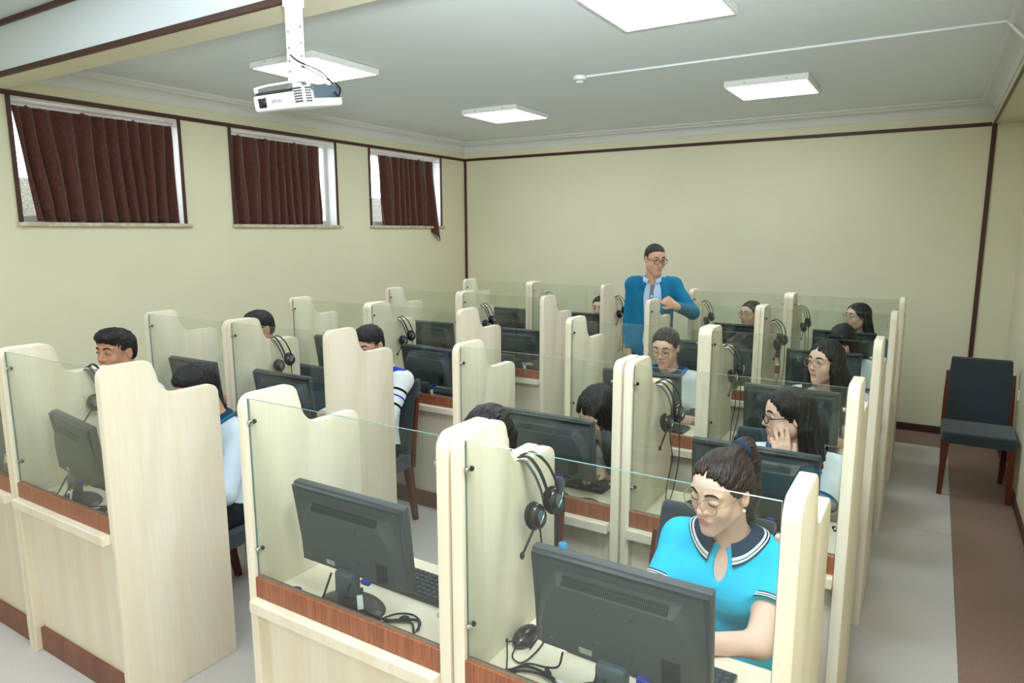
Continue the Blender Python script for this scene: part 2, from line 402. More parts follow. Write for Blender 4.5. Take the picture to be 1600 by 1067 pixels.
o = link('cable_trunking', b.mesh('ct', 'white_plastic')); tag(o, 'thin white cable trunking running from smoke detector to crown moulding', 'trunking')
t = empty('wall_socket', (XR, 4.885, .69), label='small white socket plate on the right wall above chair', cat='socket')
link('plate', MB().bbox(-.012, 0, -.04, .04, -.04, .04, r=.004).mesh('ws', 'white_plastic'), t)
link('insert', MB().lathe([(0, -.016), (.012, -.016), (.022, -.0125), (.026, -.012)], axis='x').mesh('ws', 'white_plastic', angle=40), t)

# projector hanging from the beam
PX, PY, PZ = -2.035, .70, 2.425
pj = empty('projector', (PX, PY, PZ), 0, label='white projector with dark side panel hanging from a white pole', cat='projector')
pj.rotation_euler = (math.radians(10), math.radians(0), math.radians(2))
pw, pd, ph_ = .14, .108, .040
b = MB(); b.bbox(-pw, pw, -pd, pd, -ph_, ph_*.55, r=.012, seg=3); link('body', b.mesh('pj', 'white_plastic', angle=50), pj)
b = MB(); b.bbox(-pw+.008, pw-.02, -pd+.012, pd-.008, ph_*.5, ph_*.85, r=.006); link('top_cover', b.mesh('pj', 'dark_plastic', angle=50), pj)
link('side_panel', MB().bbox(pw-.002, pw+.002, -pd+.055, pd-.01, -ph_*.25, ph_*.72, r=.0015, seg=1).mesh('pj', 'grey_plastic'), pj)
link('connector_bay', MB().bbox(.03, pw+.001, -pd+.055, pd-.01, ph_*.5, ph_*.95, r=.003, seg=1).mesh('pj', 'grey_plastic'), pj)
o = link('corner_vent', MB().bbox(.085, pw+.003, -pd-.003, -pd+.052, -ph_*.75, ph_*.95, r=.014, seg=3).mesh('pj', 'white_plastic', angle=50), pj)
b = MB()
for ix in range(5):
    for iz in range(6):
        x = .098+ix*.0085; z = -.022+iz*.0095; b.box(x, x+.006, -pd-.0042, -pd-.002, z, z+.0065)
for iy in range(3):
    for iz in range(6):
        y = -pd+.012+iy*.010; z = -.022+iz*.0095; b.box(pw+.002, pw+.0042, y, y+.007, z, z+.0065)
tag(link('vent_slots', b.mesh('pj', 'dark_plastic'), o), kind='stuff')
o = link('lens_recess', MB().bbox(-.108, -.062, -pd-.0025, -pd+.01, -.028, .014, r=.005).mesh('pj', 'black_gloss'), pj)
link('lens', MB().lathe([(0, -.008), (.008, -.0075), (.013, -.005), (.0145, 0)], (-.08, -pd-.002, -.007), axis='y').mesh('pj', 'lens_dark', True), o)
b = MB()
for x, y in ((-.13, -.09), (-.13, .09), (.12, .06), (.12, -.05)):
    b.cyl((x, y, ph_*.8), (x, y, ph_*.8+.02), .008, n=8); b.tube([(x, y, ph_*.8+.018), (x*.7, y*.7, ph_*.8+.026), (0, 0, ph_*.8+.034)], .0045, 6)
o = link('bracket_arms', b.mesh('pj', 'white_plastic', angle=50), pj)
b = MB(); top = 3.13-PZ
b.bbox(-.028, .028, -.022, .022, .06, top-.13, r=.003); b.bbox(-.033, .033, -.027, .027, top-.36, top-.0, r=.003); b.bbox(-.05, .05, -.05, .05, top-.008, top-.001, r=.002)
b.cyl((0, 0, .035), (0, 0, .07), .02)
pole = link('pole', b.mesh('pj', 'white_plastic', angle=50), None, (PX, PY, PZ)); pole.parent = pj
pole.matrix_parent_inverse = Matrix.Identity(4); pole.location = (0, 0, 0); pole.rotation_euler = (math.radians(-10), 0, math.radians(0))
bolt_me = MB().cyl((0, 0, 0), (0, -.002, 0), .004, n=8).mesh('bolt', 'grey_plastic')
for z in (.10, .14, .19, .25):
    link('bolt', bolt_me, pole, (-.012, -.0222, z)); link('bolt', bolt_me, pole, (.0282, .004, z+.02), (0, 0, math.pi/2))
b = MB(); b.tube(spline([(.02, -.02, .16), (.07, -.03, .13), (.13, .01, .09), (.12, .08, .05)]), .003, 6); b.tube(spline([(.03, .02, .12), (.09, .05, .08), (.12, .09, .045)]), .0028, 6)
b.tube(spline([(.135, .085, .045), (.15, .09, .02), (.153, .07, -.005), (.153, .05, .01)]), .004, 6)
link('cable', b.mesh('pj', 'rubber', True), pj)
def text_mesh(s, size, ext, m):
    cu = bpy.data.curves.new('txt', 'FONT'); cu.body = s; cu.size = size; cu.extrude = ext; cu.align_x = 'CENTER'; cu.align_y = 'CENTER'
    o = bpy.data.objects.new('txt', cu); COL.objects.link(o); dg = bpy.context.evaluated_depsgraph_get(); dg.update()
    me = bpy.data.meshes.new_from_object(o.evaluated_get(dg)); bpy.data.objects.remove(o); me.materials.clear(); me.materials.append(MATS[m]); return me
link('lettering', text_mesh('EPSON', .018, .0004, 'grey_plastic'), pj, (-.005, -pd-.0006, -.008), (math.radians(90), 0, 0))

# ------------------------------------------------------------------ booths
HW, PT = .367, .037             # inner half width, panel thickness
ROWS = ['front', 'second', 'third', 'fourth', 'rear']
COLS = ['by the curtained wall', 'left of the centre aisle', 'right of the centre aisle', 'beside the right-hand aisle']
CX = [-3.573, -2.764, -1.185, -.369]
ROWY = [[0, 0, 0, 0], [1.10, 1.10, 1.105, 1.105], [2.215, 2.215, 2.18, 2.18], [3.285, 3.285, 3.41, 3.42], [4.555, 4.555, 4.48, 4.475]]
ROWDX = [[-.015, -.015, 0, 0], [0, 0, 0, 0], [.015, .015, .012, .0], [.03, .03, .028, .006], [-.035, -.035, .02, .012]]
def BX(r, c): return CX[c]+ROWDX[r][c]
def BYY(r, c): return ROWY[r][c]

pp = [(0, 0)] + [(.0, 1.355)] + arc(.045, 1.357, .045, 180, 90, 6)[1:] + arc(.170, 1.362, .04, 90, 8, 5) + \
     arc(.300, 1.335, .08, 184, 265, 7) + arc(.443, 1.213, .042, 90, 0, 5) + [(.485, 0)]
pp = [(y, z) for y, z in pp][::-1]
panel_me = MB().prism(pp, 'x', -PT/2, PT/2, 0, .005, 2).mesh('side_panel', 'maple', angle=30)
dt_me = MB().bbox(-HW, HW, -.03, .47, .705, .745, r=.004, seg=2).mesh('desk_top', 'maple')
board_me = MB().box(-HW, HW, .04, .058, 0, .704).mesh('front_board', 'maple')
rail_me = MB().bbox(-HW, HW, 0, .026, .7455, .812, r=.002, seg=1).mesh('rail', 'rail_wood')
kick_me = MB().bbox(-HW, HW, .022, .039, 0, .11, r=.002, seg=1).mesh('kick_board', 'kick_wood')
def glass_mesh():
    b = MB(); x0, x1, y0, y1, z0, z1 = -HW+.002, HW-.002, .011, .017, .8125, 1.392
    vs = [(x, y, z) for z in (z0, z1) for y in (y0, y1) for x in (x0, x1)]
    b.add(vs, [(0, 1, 5, 4), (2, 6, 7, 3)], 0); b.add(vs, [(0, 2, 3, 1), (4, 5, 7, 6), (0, 4, 6, 2), (1, 3, 7, 5)], 1)
    return me_from('glass', b.v, b.f, False, ['booth_glass', 'glass_edge'], b.m)
glass_me = glass_mesh()
def clamp_mesh(sx):
    b = MB(); b.bbox(-.001 if sx > 0 else -.011, .011 if sx > 0 else .001, -.008, .010, -.0055, .0055, r=.0015, seg=1, mi=0)
    b.lathe([(0, .0), (.007, .0), (.0075, .003), (.006, .007), (0, .008)], (sx*.010, .010, 0), 12, 1, 'y'); return b.mesh('clamp', ['chrome', 'clamp_dark'], angle=40)
clL, clR = clamp_mesh(1), clamp_mesh(-1)
grom_me = MB().lathe([(.030, .7455), (.034, .7485), (.027, .7485), (.024, .7455)], (-.295, .088, 0)).mesh('grommet', 'plaster_white', angle=40)
hole_me = MB().lathe([(0, .7462), (.026, .7462)], (-.295, .088, 0)).mesh('hole', 'rubber')
def booth(r, c):
    t = empty('study_booth', (BX(r, c), BYY(r, c), 0), label='pale wood glass-fronted study booth, %s row, %s' % (ROWS[r], COLS[c]), cat='study booth', group='study booths in five rows')
    for s in (-1, 1): link('side_panel', panel_me, t, (s*(HW+PT/2), 0, 0))
    link('front_board', board_me, t); link('kick_board', kick_me, t); d = link('desk_top', dt_me, t); link('rail', rail_me, t)
    g = link('glass_pane', glass_me, t)
    for z in (1.318, .903): link('clamp', clL, g, (-HW, .014, z)); link('clamp', clR, g, (HW, .014, z))
    gr = link('grommet', grom_me, d); link('hole', hole_me, d)
    return t
for r in range(5):
    for c in range(4): booth(r, c)

# ------------------------------------------------------------------ monitors
def monitor_proto():
    t = empty('monitor')
    w, h = .2275, .1375; z0 = .095
    tilt = math.radians(6)
    R = Matrix.Rotation(tilt, 4, 'X'); 
    zc = z0+h
    def add(n, b, m, par, **k):
        for i, v in enumerate(b.v):
            p = Vector(v); p = R @ p; b.v[i] = (p.x, p.y, p.z+zc)
        return link(n, b.mesh(n, m, **k), par)
    add('frame', MB().bbox(-w, w, -.014, .014, -h, h, r=.005, seg=2), 'monitor_plastic', t, angle=40)
    add('screen', MB().box(-w+.014, w-.014, .0135, .0145, -h+.018, h-.014), 'screen', t)
    # bulged back shell
    out = [(-.222, -.130), (.222, -.130), (.222, .118), (-.222, .118)]
    o1 = [(-.218, -.132), (.218, -.132), (.218, -.05), (.205, .03), (.165, .095), (-.165, .095), (-.205, .03), (-.218, -.05)]
    i1 = [(-.195, -.115), (.195, -.115), (.192, -.05), (.178, .01), (.146, .062), (-.146, .062), (-.178, .01), (-.192, -.05)]
    b = MB(); n = len(o1)
    b.add([(x, -.013, z) for x, z in o1]+[(x, -.040, z) for x, z in i1], [(i, (i+1) % n, n+(i+1) % n, n+i) for i in range(n)]+[tuple(range(n, 2*n))])
    add('back_shell', b, 'monitor_plastic', t, angle=25)
    # raised rim along the top and the slanted corners
    b = MB(); b.add([(-.222, -.013, .132), (.222, -.013, .132), (.222, -.026, .130), (-.222, -.026, .130), (-.205, -.013, .112), (.205, -.013, .112)],
                    [(0, 1, 2, 3), (3, 2, 5, 4), (0, 3, 4), (1, 5, 2), (0, 4, 5, 1)])
    for s in (-1, 1):
        b.add([(s*.222, -.013, .132), (s*.222, -.026, .130), (s*.222, -.0145, -.10), (s*.222, -.013, -.115), (s*.206, -.013, .112), (s*.2195, -.013, -.10)],
              [(0, 1, 2, 3), (1, 4, 5, 2), (0, 4, 1), (3, 2, 5), (0, 3, 5, 4)])
    add('rim', b, 'monitor_plastic', t, angle=25)
    b = MB()
    for i in range(54):
        x = -.135+i*.005; b.add([(x, -.0305, .078), (x+.0028, -.0305, .078), (x+.0028, -.0385, .0665), (x, -.0385, .0665)], [(0, 1, 2, 3)])
        b.add([(x, -.0245, .087), (x+.0028, -.0245, .087), (x+.0028, -.0297, .0797), (x, -.0297, .0797)], [(0, 1, 2, 3)])
    tag(add('vent_slots', b, 'rubber', t), kind='stuff')
    add('port_recess', MB().add([(.12, -.0402, -.045), (.165, -.0402, -.045), (.165, -.0402, -.098), (.12, -.0402, -.115), (.135, -.0405, -.06)], [(0, 1, 2, 3)]), 'monitor_black', t)
    add('sticker', MB().box(-.09, -.055, -.0412, -.040, -.105, -.09), 'sticker', t)
    for x, z in ((-.05, .03), (.05, .03), (-.05, -.07), (.05, -.07)):
        add('screw', MB().lathe([(0, -.0415), (.003, -.0412), (.0035, -.040)], (x, 0, z), 8, 0, 'y'), 'dark_plastic', t)
    add('lock_boss', MB().lathe([(0, -.0405), (.008, -.0425), (.010, -.0435), (.0125, -.040)], (-.17, 0, -.098), 14, 0, 'y'), 'monitor_plastic', t, angle=40)
    pl = add('video_plug', MB().bbox(.062, .092, -.052, -.038, -.128, -.112, r=.002, seg=1), 'blue_plug', t)
    # stand
    b = MB(); b.bbox(-.04, .04, -.052, -.012, .045, .125, r=.012, seg=3); link('neck_top', b.mesh('nt', 'grey_plastic', angle=50), t)
    b = MB(); b.bbox(-.034, .034, -.044, -.016, .01, .075, r=.006); link('neck', b.mesh('nk', 'monitor_plastic', angle=50), t)
    b = MB(); prof = [(0, .020), (.07, .016), (.105, .009), (.112, .002), (.112, 0), (0, 0)]
    b.lathe(prof, (0, 0, 0), 32); b.v = [(x*1.08, y*.72-.02, z) for x, y, z in b.v]; link('base', b.mesh('bs', 'monitor_black', angle=40), t)
    # cables falling from the back to the grommet
    b = MB()
    b.tube(spline([(.077, -.05, .10), (.10, -.07, .05), (.145, -.03, .008), (.19, .0, .006), (.232, .02, .006), (.262, -.015, .006)]), .0042, 6)
    b.tube(spline([(-.06, -.04, .105), (-.058, -.075, .05), (-.05, -.108, .014), (.09, -.105, .010), (.165, -.03, .008), (.22, .0, .006), (.262, -.035, .006)]), .0035, 6)
    b.tube(spline([(.03, -.05, .1), (.04, -.085, .05), (.12, -.085, .02), (.155, .01, .008), (.2, .035, .006), (.245, .015, .006), (.262, -.025, .006)]), .003, 6)
    link('cable', b.mesh('cb', 'rubber', True), t)
    b = MB(); b.tube(spline([(.182, -.006, .011), (.206, .012, .011)], 3), [.003, .008, .008, .003], 8); link('ferrite_bead', b.mesh('cb', 'rubber', True), t)
    b = MB(); b.box(-.012, .012, -.001, .001, -.02, .02); o = link('paper_tag', b.mesh('tg', 'tag_white'), t, (.096, -.078, .072), (math.radians(-18), math.radians(-24), 0))
    return t
mon0 = monitor_proto()
# (row, col): x centre, yaw in degrees
MONX = {(0, 2): (-1.25, 0), (0, 3): (-.375, 0), (1, 2): (-1.175, 0), (1, 3): (-.305, 0), (2, 2): (-1.155, 3), (2, 3): (-.36, 0), (3, 2): (-1.17, 0), (3, 3): (-.37, 0), (4, 2): (-1.15, 0), (4, 3): (-.355, 0),
        (0, 0): (-3.60, 0), (0, 1): (-2.86, -8), (1, 0): (-3.68, 0), (1, 1): (-2.86, 0), (2, 0): (-3.58, 0), (2, 1): (-2.72, -4), (3, 0): (-3.52, 0), (3, 1): (-2.63, 0), (4, 0): (-3.52, 0), (4, 1): (-2.72, 0)}
first = True
for (r, c), (x, yaw) in MONX.items():
    o = mon0 if first else copy_tree(mon0); first = False
    o.location = (x, BYY(r, c)+.135, .746); o.rotation_euler = (0, 0, math.radians(yaw))
    if (r, c) == (0, 3):
        for ch in o.children:
            if ch.name.startswith('ferrite'): ch.scale.x = -1
            if ch.name.startswith('cable'):
                b = MB()
                b.tube(spline([(-.03, -.045, .10), (-.045, -.075, .05), (-.12, -.03, .012), (-.2, .0, .008), (-.26, .0, .007), (-.295, -.04, .004)]), .0042, 6)
                b.tube(spline([(-.01, -.045, .10), (-.02, -.085, .05), (-.10, -.085, .02), (-.17, -.02, .012), (-.24, -.015, .008), (-.297, -.045, .004)]), .0036, 6)
                b.tube(spline([(-.15, .0, .085), (-.17, .015, .03), (-.21, .02, .010), (-.26, .01, .008), (-.293, -.042, .004)]), .003, 6)
                b.tube(spline([(-.33, .10, .006), (-.355, .06, .012), (-.33, .02, .05), (-.305, -.02, .03), (-.292, -.045, .004)]), .0022, 6)
                ch.data = b.mesh('cb', 'rubber', True)
                b = MB(); b.tube(spline([(-.115, -.033, .014), (-.16, -.013, .012)], 3), .0056, 8); link('cable_tag', b.mesh('ct', 'tag_white', True), o)
    tag(o, 'black monitor seen from behind, %s row booth %s' % (ROWS[r], COLS[c]), 'monitor', 'computer monitors in the booths')

# keyboards and mice
t = empty('keyboard'); kb0 = t
link('body', MB().bbox(-.215, .215, -.07, .07, 0, .016, r=.004).mesh('kb', 'black_gloss', angle=40), t)
b = MB()
for iy in range(6):
    for ix in range(20):
        x = -.205+ix*.0206; y = -.06+iy*.0205
        if ix in (14, 18) and iy > 0: continue
        b.add([(x, y, .016), (x+.017, y, .016), (x+.017, y+.016, .016), (x, y+.016, .016), (x+.002, y+.002, .021), (x+.015, y+.002, .021), (x+.015, y+.014, .021), (x+.002, y+.014, .021)],
              [(4, 5, 6, 7), (0, 1, 5, 4), (1, 2, 6, 5), (2, 3, 7, 6), (3, 0, 4, 7)])
tag(link('keys', b.mesh('keys', 'key_grey'), t), kind='stuff')
t = empty('mouse'); ms0 = t
b = MB(); b.ell((0, 0, .012), (.031, .055, .024), 18, 12); b.v = [(x, y, max(z, 0)) for x, y, z in b.v]; link('body', b.mesh('ms', 'black_gloss', True), t)
link('wheel', MB().lathe([(0, -.004), (.008, -.004), (.009, 0), (.008, .004), (0, .004)], (0, .032, .030), 12, 0, 'x').mesh('mw', 'key_grey', True), t)
b = MB(); b.tube(spline([(0, .053, .012), (-.01, .09, .004), (-.045, .10, .004), (-.055, .04, .004), (-.05, -.06, .004), (-.06, -.14, .004)]), .0022, 6); link('cord', b.mesh('mc', 'rubber', True), t)
first = True
KBX = {k: v[0] for k, v in MONX.items()}; KBX[(0, 3)] = -.36; KBX[(0, 2)] = -1.115
for (r, c), x in KBX.items():
    o = kb0 if first else copy_tree(kb0); o2 = ms0 if first else copy_tree(ms0); first = False
    x = min(max(x, BX(r, c)-.13), BX(r, c)+.145)
    o.location = (x, BYY(r, c)+.32, .746); o.rotation_euler = (0, 0, math.pi+random.uniform(-.04, .04))
    tag(o, 'black computer keyboard on the desk, %s row booth %s' % (ROWS[r], COLS[c]), 'keyboard', 'keyboards in the booths')
    o2.location = (max(x-.275, BX(r, c)-.325), BYY(r, c)+.30+random.uniform(-.02, .02), .746) if (r, c) != (0, 3) else (-.700, .245, .746); o2.rotation_euler = (0, 0, math.pi+random.uniform(-.2, .2))
    tag(o2, 'black computer mouse on the desk, %s row booth %s' % (ROWS[r], COLS[c]), 'mouse', 'computer mice in the booths')

# headsets hanging over the low step of a booth side panel
def headset_proto():
    t = empty('headset')
    # origin: panel right face (x=0) at the step corner (y=.30), z = step top 1.255
    far = spline([(-.012, .000, .012), (.025, .004, .026), (.062, .018, -.004), (.080, .036, -.055), (.084, .044, -.085)], 7)
    near = spline([(-.012, -.012, .010), (.022, -.014, .016), (.052, -.010, -.016), (.066, .004, -.065), (.070, .010, -.095)], 7)
    b = MB(); b.tube(far, .0045, 8, flat=(1.7, .7)); link('headband', b.mesh('hb', 'black_gloss', True), t)
    b = MB(); b.tube(near, .0045, 8, flat=(1.8, .7)); link('headband', b.mesh('hb', 'dark_plastic', True), t)
    b = MB(); b.tube([p+Vector((-.012, -.006, -.012)) for p in near[2:]], .004, 8, flat=(1.6, .6)); link('head_strap', b.mesh('hb', 'grey_plastic', True), t)
    def cup(c, ang):
        R = Matrix.Rotation(math.radians(ang), 3, 'Z') @ Matrix.Rotation(math.radians(-12), 3, 'Y')
        b = MB(); b.lathe([(0, .016), (.014, .0155), (.024, .012), (.030, .004), (.030, -.004), (.026, -.008), (0, -.008)], (0, 0, 0), 24, 0, 'x')
        b.v = [tuple(R @ Vector((x, y, z*1.2))+Vector(c)) for x, y, z in b.v]
        o = link('ear_cup', b.mesh('ec', 'black_gloss', angle=50), t)
        b = MB(); b.lathe([(.012, -.008), (.031, -.008), (.034, -.014), (.031, -.022), (.020, -.022), (.014, -.014)], (0, 0, 0), 24, 0, 'x')
        b.v = [tuple(R @ Vector((x, y, z*1.2))+Vector(c)) for x, y, z in b.v]; link('cushion', b.mesh('ec', 'rubber', True), o)
        b = MB(); b.lathe([(0, .0185), (.010, .0175), (.013, .0155)], (0, 0, 0), 20, 0, 'x'); b.v = [tuple(R @ Vector((x, y, z*1.5))+Vector(c)) for x, y, z in b.v]; link('cap', b.mesh('ec', 'grey_plastic', True), o)
        b = MB(); pts = [Vector((.010, .022, .018)), Vector((.018, .006, .0)), Vector((.019, -.012, -.016))]; b.tube([R @ p+Vector(c) for p in pts], .0022, 6); link('trim_band', b.mesh('ec', 'metal_band', True), o)
    cup((.078, .042, -.118), -18); cup((.052, -.016, -.150), -14)
    b = MB(); b.tube(spline([(.052, -.028, -.172), (.046, -.052, -.205), (.040, -.075, -.238)], 5), .0035, 8); b.ell((.039, -.079, -.244), (.007, .007, .011), 10, 8); link('microphone_boom', b.mesh('mb', 'dark_plastic', True), t)
    b = MB(); b.tube(spline([(.056, -.010, -.18), (.058, -.004, -.23), (.064, .01, -.31), (.05, .0, -.42), (.05, -.02, -.498), (.06, -.09, -.504)]), .0024, 6)
    b.tube(spline([(.078, .046, -.15), (.08, .048, -.2), (.082, .046, -.32), (.07, .03, -.44), (.06, .0, -.503), (.07, -.09, -.505)]), .0024, 6); b.cyl((.055, -.012, -.17), (.056, -.010, -.19), .006, .004, 8); b.cyl((.079, .046, -.147), (.079, .047, -.162), .006, .004, 8)
    link('cord', b.mesh('cd', 'rubber', True), t)
    return t
hs0 = headset_proto(); first = True
for (r, c) in [(0, 3), (1, 3), (2, 3), (3, 3), (4, 3), (4, 2), (2, 1), (3, 1), (1, 1), (0, 1), (4, 1)]:
    o = hs0 if first else copy_tree(hs0); first = False
    o.location = (BX(r, c)-HW, BYY(r, c)+(.35 if (r, c) == (0, 1) else .30), 1.257); o.rotation_euler = (0, 0, random.uniform(-.12, .12) if r else .0)
    tag(o, 'black headset hanging inside the %s row booth %s' % (ROWS[r], COLS[c]), 'headset', 'headsets hung on booth panels')
# one more pair hung on the outer face of the rear row panel by the standing man
o = copy_tree(hs0); o.location = (BX(4, 1)+HW+PT, BYY(4, 1)+.30, 1.257); tag(o, 'black headset on the rear row booth panel beside the standing person', 'headset', 'headsets hung on booth panels')

# ------------------------------------------------------------------ chairs
def chair_proto():
    t = empty('chair')
    def rr(w, d, r): return arc(w-r, d-r, r, 0, 90)+arc(-w+r, d-r, r, 90, 180)+arc(-w+r, -d+r, r, 180, 270)+arc(w-r, -d+r, r, 270, 360)
    b = MB(); b.prism(rr(.225, .22, .04), 'z', .385, .47, 0, .016, 3); link('seat', b.mesh('st', 'chair_fabric', angle=50), t)
    b = MB(); n = 10; pr = []
    for i in range(n+1):
        s = i/n; pr.append((.185+.085*s+.03*s*s, .45+.46*s))
    poly = [(y, z) for y, z in pr]+arc(pr[-1][0]+.028, pr[-1][1], .028, 170, 10, 5)+[(y+.055, z) for y, z in pr[::-1]]
    b.prism(poly, 'x', -.2, .2, 0, .012, 3)
    b.v = [(x*(1-.16*abs((z-.70)/.25-.0)**2*.25)+0, y+.10*x*x*4*.12, z) for x, y, z in b.v]
    link('backrest', b.mesh('bk', 'chair_fabric', angle=45), t)
    for s in (-1, 1):
        b = MB(); b.tube([(s*.205, .235, .38), (s*.207, .26, .6), (s*.206, .30, .83)], [.017, .015, .011], 8, flat=(1, 1.2)); link('back_post', b.mesh('bp', 'chair_wood', angle=50), t)
        for (x0, y0, x1, y1) in ((.195, -.19, .205, -.205), (.195, .2, .19, .27)):
            b = MB(); a = .024; c = .015
            b.add([(s*x0+dx*a, y0+dy*a, .392) for dx, dy in ((-1, -1), (1, -1), (1, 1), (-1, 1))]+[(s*x1+dx*c, y1+dy*c, 0) for dx, dy in ((-1, -1), (1, -1), (1, 1), (-1, 1))],
                  [(0, 1, 2, 3), (4, 7, 6, 5), (0, 4, 5, 1), (1, 5, 6, 2), (2, 6, 7, 3), (3, 7, 4, 0)])
            link('leg', b.mesh('lg', 'chair_wood'), t)
    return t
ch0 = chair_proto()
ch0.location = (.573, 4.585, 0); tag(ch0, 'dark grey upholstered chair with wooden legs standing alone by the right wall', 'chair', 'upholstered chairs')
CHDX = {(1, 1): -.03, (0, 2): .02}
for r in range(5):
    for c in range(4):
        o = copy_tree(ch0); o.location = (BX(r, c)+CHDX.get((r, c), 0), BYY(r, c)+.665, 0); o.rotation_euler = (0, 0, 0)
        tag(o, 'dark grey upholstered chair at the %s row booth %s' % (ROWS[r], COLS[c]), 'chair', 'upholstered chairs')

# water bottle behind the front-row monitor
t = empty('water_bottle', (-.672, .415, .746), label='bottle with a bright blue cap behind the nearest monitor', cat='bottle')
link('body', MB().lathe([(0, 0), (.028, 0), (.031, .006), (.031, .13), (.027, .16), (.013, .185), (.012, .20)], n=20).mesh('bt', 'bottle_clear', True), t)
link('cap', MB().lathe([(0, .232), (.012, .231), (.0165, .225), (.0165, .198), (0, .198)], n=20).mesh('bt', 'bottle_blue', angle=40), t)
#PEOPLE#
# ------------------------------------------------------------------ people: implicit-surface bodies
V3 = lambda *a: np.array(a, float)
def rotm(yaw=0, pitch=0, roll=0):
    M = Matrix.Rotation(math.radians(yaw), 3, 'Z') @ Matrix.Rotation(math.radians(pitch), 3, 'X') @ Matrix.Rotation(math.radians(roll), 3, 'Y')
    return np.array(M)
class SDF:
    def __init__(s): s.p = []; s.clips = []
    def cap(s, a, b, ra, rb=None, k=.02, op='u', flat=False, flat0=False):
        s.p.append(('c', np.array(a, float), np.array(b, float), ra, ra if rb is None else rb, k, op, flat, flat0)); return s
    def ell(s, c, r, k=.02, op='u', R=None):
        s.p.append(('e', np.array(c, float), np.array(r, float), R, None, k, op, False, False)); return s
    def clip(s, c, n, k=.004): s.clips.append((np.array(c, float), np.array(n, float)/np.linalg.norm(n), k)); return s
    @staticmethod
    def d(p, X, Y, Z):
        if p[0] == 'c':
            a, b, ra, rb = p[1:5]; ba = b-a; L = max(ba@ba, 1e-12)
            x, y, z = X-a[0], Y-a[1], Z-a[2]
            t = (x*ba[0]+y*ba[1]+z*ba[2])/L; h = np.clip(t, 0, 1)
            d = np.sqrt((x-h*ba[0])**2+(y-h*ba[1])**2+(z-h*ba[2])**2)-(ra+(rb-ra)*h)
            if p[7]: d = np.maximum(d, (t-1)*math.sqrt(L))
            if p[8]: d = np.maximum(d, -t*math.sqrt(L))
            return d
        c, r, R = p[1:4]; x, y, z = X-c[0], Y-c[1], Z-c[2]
        if R is not None: x, y, z = (R[0, 0]*x+R[1, 0]*y+R[2, 0]*z, R[0, 1]*x+R[1, 1]*y+R[2, 1]*z, R[0, 2]*x+R[1, 2]*y+R[2, 2]*z)
        k0 = np.sqrt((x/r[0])**2+(y/r[1])**2+(z/r[2])**2); k1 = np.sqrt((x/r[0]**2)**2+(y/r[1]**2)**2+(z/r[2]**2)**2)+1e-9
        return k0*(k0-1)/k1
    @staticmethod
    def smin(a, b, k): h = np.maximum(k-np.abs(a-b), 0)/k; return np.minimum(a, b)-h*h*k*.25
    def comb(s, f, d, p):
        if p[6] == 'u': return s.smin(f, d, p[5])
        return -s.smin(-f, d, p[5])
    def ext(s, p):
        if p[0] == 'c':
            r = max(p[3], p[4]); lo = np.minimum(p[1], p[2])-r; hi = np.maximum(p[1], p[2])+r
        else:
            r = p[2] if p[3] is None else np.full(3, p[2].max()); lo, hi = p[1]-r, p[1]+r
        return lo, hi
    def eval(s, P):
        X, Y, Z = P[:, 0], P[:, 1], P[:, 2]; f = np.full(len(P), 1.)
        for p in s.p: f = s.comb(f, s.d(p, X, Y, Z), p)
        for c, n, k in s.clips: f = np.maximum(f, (X-c[0])*n[0]+(Y-c[1])*n[1]+(Z-c[2])*n[2])
        return f
    def front(s, x, z, y0=-.5, y1=.2):
        """first surface met coming from -y at (x, z)"""
        ys = np.linspace(y0, y1, 500); v = s.eval(np.stack([np.full(500, x), ys, np.full(500, z)], 1)); i = np.argmax(v < 0)
        return ys[i] if v[i] < 0 else None
    def mesh(s, res, fine=None):
        los, his = zip(*[s.ext(p) for p in s.p if p[6] == 'u']); lo = np.min(los, 0)-.02; hi = np.max(his, 0)+.02
        ax = []
        for i in range(3):
            if fine is None: ax.append(np.arange(lo[i], hi[i]+res, res)); continue
            a, b_ = max(lo[i], fine[0][i]-fine[1][i]), min(hi[i], fine[0][i]+fine[1][i]); g = []
            if a > lo[i]: g.append(np.linspace(lo[i], a, max(2, int((a-lo[i])/res)+1))[:-1])
            g.append(np.linspace(a, b_, max(2, int((b_-a)/fine[2])+1)))
            if hi[i] > b_: g.append(np.linspace(b_, hi[i], max(2, int((hi[i]-b_)/res)+1))[1:])
            ax.append(np.concatenate(g))
        ax = [a.astype(np.float32) for a in ax]; v = np.full([len(a) for a in ax], 1., np.float32)
        for p in s.p:
            l, h = s.ext(p); m = p[5]+.025
            i0 = [max(0, int(np.searchsorted(ax[i], l[i]-m))-1) for i in range(3)]; i1 = [int(np.searchsorted(ax[i], h[i]+m))+1 for i in range(3)]
            sl = tuple(slice(i0[i], i1[i]) for i in range(3))
            X, Y, Z = ax[0][sl[0]][:, None, None], ax[1][sl[1]][None, :, None], ax[2][sl[2]][None, None, :]
            v[sl] = s.comb(v[sl], s.d(p, X, Y, Z).astype(np.float32), p)
        for c, n, k in s.clips:
            X, Y, Z = ax[0][:, None, None], ax[1][None, :, None], ax[2][None, None, :]
            v = np.maximum(v, ((X-c[0])*n[0]+(Y-c[1])*n[1]+(Z-c[2])*n[2]).astype(np.float32))
        return nets(v, ax)
